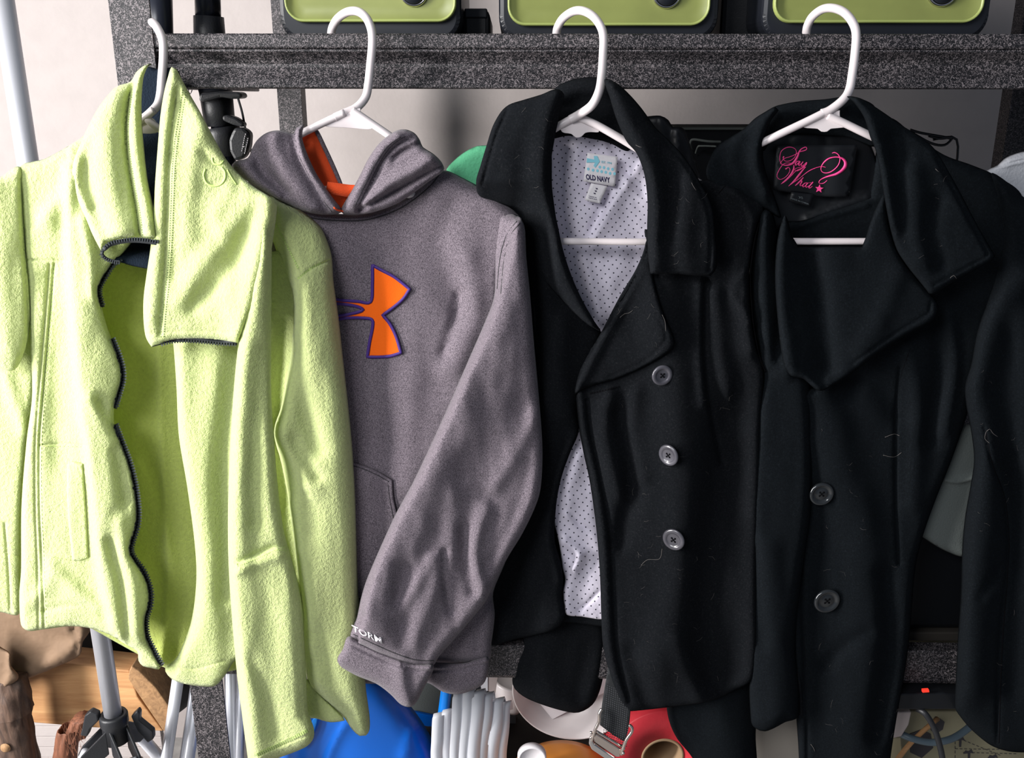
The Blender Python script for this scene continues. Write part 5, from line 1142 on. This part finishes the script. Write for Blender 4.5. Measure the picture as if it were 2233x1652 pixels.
# lapels and collars
l3, s_k3 = panel('lapel', [(1930, 425), (1912, 450), (1896, 490), (1888, 517, 1), (1880, 537, 1), (1741, 537, 1), (1728, 516, 1), (1712, 470), (1696, 520), (1690, 600), (1696, 700), (1708, 790), (1724, 818), (1752, 826), (1786, 852), (1820, 838), (1860, 812), (1910, 774), (1970, 735), (2030, 702), (2044, 686), (2046, 666), (2030, 640), (2000, 606), (1976, 576), (1955, 540), (1940, 490)],
      KB - .044, 'wool2', kt, edge=(14, 9), step=8, thick=4,
      ridges=[([(1770, 560), (1790, 680), (1800, 800)], -13, 34, 26), ([(1706, 500), (1704, 640), (1722, 790)], 7, 12, 20), ([(1722, 812), (1760, 824), (1786, 848)], 4, 8, 8), ([(2030, 660), (2026, 682), (1960, 722), (1860, 792)], -2, 4, 4), ([(1960, 600), (1930, 680), (1880, 760)], 5, 26, 26)], wrinkle=(3, 60, 70, 35))
c3, s_c3 = panel('collar', [(1690, 232), (1668, 244), (1646, 258), (1620, 282), (1590, 300), (1566, 316), (1548, 345), (1540, 380), (1560, 410), (1620, 432), (1690, 470), (1704, 474), (1690, 430), (1672, 380), (1664, 340), (1668, 300), (1682, 262), (1698, 240)],
      KB - .030, 'wool2', kt, edge=(14, 10), step=8, ridges=[([(1688, 240), (1660, 290), (1650, 350), (1670, 420)], 9, 22, 10), ([(1610, 300), (1596, 350), (1620, 400)], 5, 20, 24)], wrinkle=(2, 50, 60, 36))
c4, s_c4 = panel('collar', [(1848, 210), (1876, 214), (1904, 230), (1934, 250), (1965, 272), (2000, 294), (2032, 318), (2050, 342), (2070, 376), (2090, 412), (2114, 458), (2140, 506), (2162, 544), (2170, 558), (2164, 568, 1), (2120, 592), (2080, 614), (2040, 640), (2026, 640, 1), (2004, 612), (1980, 582), (1956, 545), (1942, 500), (1930, 440), (1920, 380), (1910, 330), (1898, 300), (1884, 256), (1864, 226)],
      KB - .058, 'wool2', kt, edge=(16, 12), step=8, thick=4,
      ridges=[([(1870, 222), (1896, 262), (1916, 330), (1930, 410), (1946, 490)], 12, 12, 30), ([(2044, 346), (2080, 416), (2130, 508), (2154, 554)], -3, 4, 4), ([(2150, 560), (2080, 598), (2036, 622)], -2, 4, 4), ([(1990, 380), (1990, 460), (2010, 560)], 7, 24, 30), ([(2040, 440), (2030, 520), (2050, 580)], -5, 20, 20), ([(1950, 300), (1966, 400), (1970, 500)], -6, 22, 20)],
      wrinkle=(3, 60, 70, 37))
s2r, s_r2 = panel('sleeve', [(2160, 378), (2190, 392), (2233, 430), (2300, 470), (2320, 900), (2320, 1640), (2233, 1640), (2196, 1637), (2160, 1624), (2120, 1592), (2094, 1562), (2082, 1540), (2084, 1480), (2088, 1400), (2095, 1300), (2098, 1200), (2104, 1130), (2116, 1060), (2124, 1000), (2116, 930), (2106, 880), (2104, 840), (2118, 790), (2130, 720), (2150, 660), (2170, 600), (2186, 520), (2172, 430)],
      KB - .024, 'wool2', kt, edge=(34, 26), step=10,
      ridges=[([(2230, 600), (2170, 700), (2130, 840), (2150, 960), (2150, 1100), (2130, 1300), (2120, 1500)], 14, 40, 40), ([(2146, 930), (2160, 1000), (2190, 1080), (2200, 1200), (2180, 1400), (2174, 1620)], -3, 4, 4), ([(2210, 1000), (2220, 1200), (2210, 1500)], -7, 26, 26), ([(2180, 1240), (2140, 1300)], -4, 12, 12), ([(2240, 700), (2250, 1000)], 10, 30, 30)],
      wrinkle=(3.5, 60, 130, 38))
strip('sleeve_seam', [(2150, 940), (2164, 1010), (2192, 1090), (2200, 1200), (2186, 1400), (2178, 1620)], 2.5, s_r2, .1, 'stitch_black', kt, .4)
button(1791, 1076, 27.5, 0.05, s_b2, 'button_b', kt, 3, True)
button(1803, 1309, 29.5, 0.1, s_b2, 'button_b', kt, 3, True)
for l, sfc in (([(2150, 942), (2158, 935), (2166, 945), (2176, 952)], s_r2), ([(2150, 942), (2148, 956), (2158, 966)], s_r2), ([(1930, 953), (1950, 946), (1962, 950)], s_b2), ([(1926, 992), (1950, 996), (1966, 986)], s_b2), ([(2040, 368), (2044, 372), (2048, 375)], s_c4), ([(2072, 606), (2080, 600), (2086, 608)], s_c4), ([(1768, 1622), (1774, 1630), (1777, 1638)], s_b2)):
    strip('lint_thread', l, 1.2, sfc, .4, 'lint', kt, .2)

def fuzz(surf, par, x0_, x1_, y0_, y1_, n, seed):
    rs = random.Random(seed); V = []; Fc = []
    for i in range(n):
        x, y = rs.uniform(x0_, x1_), rs.uniform(y0_, y1_); a = rs.uniform(0, 6.28); b = a + rs.uniform(-1.2, 1.2); L = rs.uniform(3, 9)
        pts = [(x, y), (x + L*math.cos(a), y + L*math.sin(a)), (x + L*(math.cos(a) + math.cos(b)), y + L*(math.sin(a) + math.sin(b)))]
        hw = rs.uniform(.12, .22); o = len(V)
        for q in pts:
            Yq = surf(q[0], q[1]) - .0008
            V += [tuple(P(q[0] - hw*math.sin(a), q[1] + hw*math.cos(a), Yq)), tuple(P(q[0] + hw*math.sin(a), q[1] - hw*math.cos(a), Yq))]
        Fc += [(o, o+1, o+3, o+2), (o+2, o+3, o+5, o+4)]
    ob = mesh_obj('lint', V, Fc, 'lint', par); ob['kind'] = 'stuff'
fuzz(s_rf, ct, 1350, 1600, 870, 1500, 36, 1); fuzz(s_cc, ct, 1430, 1540, 380, 580, 12, 2); fuzz(s_c1, ct, 1110, 1200, 240, 420, 7, 3); fuzz(s_lp, ct, 1330, 1440, 660, 780, 6, 4)
fuzz(s_b2, kt, 1790, 1960, 900, 1640, 24, 5); fuzz(s_c4, kt, 1960, 2080, 330, 580, 7, 6); fuzz(s_r2, kt, 2130, 2233, 700, 1600, 16, 7)

# ================================================================ webbing strap with cam buckle hanging below the dotted coat
bt = thing('cam_strap', P(1330, 1640, -.03), 'black webbing strap with worn metal cam buckle below the coat hem', 'strap')
SY = -0.030
panel('webbing', [(1336, 1400, 1), (1384, 1400, 1), (1378, 1500), (1374, 1560), (1370, 1590), (1362, 1616, 1), (1340, 1604), (1308, 1580, 1), (1312, 1540), (1320, 1490)], SY, 'web', bt, edge=(3, 1), step=8, thick=2)
lines = []
for i in range(26):
    y = 1500 + i*4.6; xo = (i/26)*-10
    lines.append([(1324 + xo, y - 6), (1374 + xo*.6, y + 12)])
dashes('weave', lines, SY, 'webridge', bt, 2.6, 2.2, 2.0, .1, h=.4)
def bar_(name, a, b, r, mat='nickel', Y=-.036): return pxtube(name, [(a[0], a[1], Y), ((a[0]+b[0])/2, (a[1]+b[1])/2, Y), (b[0], b[1], Y)], r, mat, bt, 2, 14)
pxtube('side_plate', [(1312, 1545, -.036), (1307, 1556, -.038), (1306, 1572, -.039), (1298, 1590, -.040), (1292, 1608, -.040), (1289, 1618, -.038)], .0022, 'nickel', bt)
pxtube('side_plate', [(1372, 1580, -.036), (1378, 1586, -.038), (1377, 1596, -.039), (1366, 1612, -.040), (1358, 1632, -.040), (1355, 1644, -.038)], .0022, 'nickel', bt)
bar_('cross_bar', (1297, 1592), (1358, 1628), .0020)
prism('cam_plate', [(1296, 1604), (1300, 1600), (1354, 1634), (1352, 1650), (1342, 1650), (1296, 1618)], -.038, .004, 'nickel', bt, .0012)
prism('front_lip', [(1286, 1606), (1291, 1612), (1296, 1622), (1340, 1652), (1346, 1656), (1340, 1664), (1328, 1660), (1290, 1634), (1284, 1622)], -.041, .004, 'chrome', bt, .0015)
for x, y in ((1289, 1596), (1289, 1606), (1359, 1640), (1360, 1630)):
    lathe('rivet', [(0, .003), (.0018, .0026), (.0022, 0)], 'nickel', bt, facing(P(x, y, -.039)), 12)
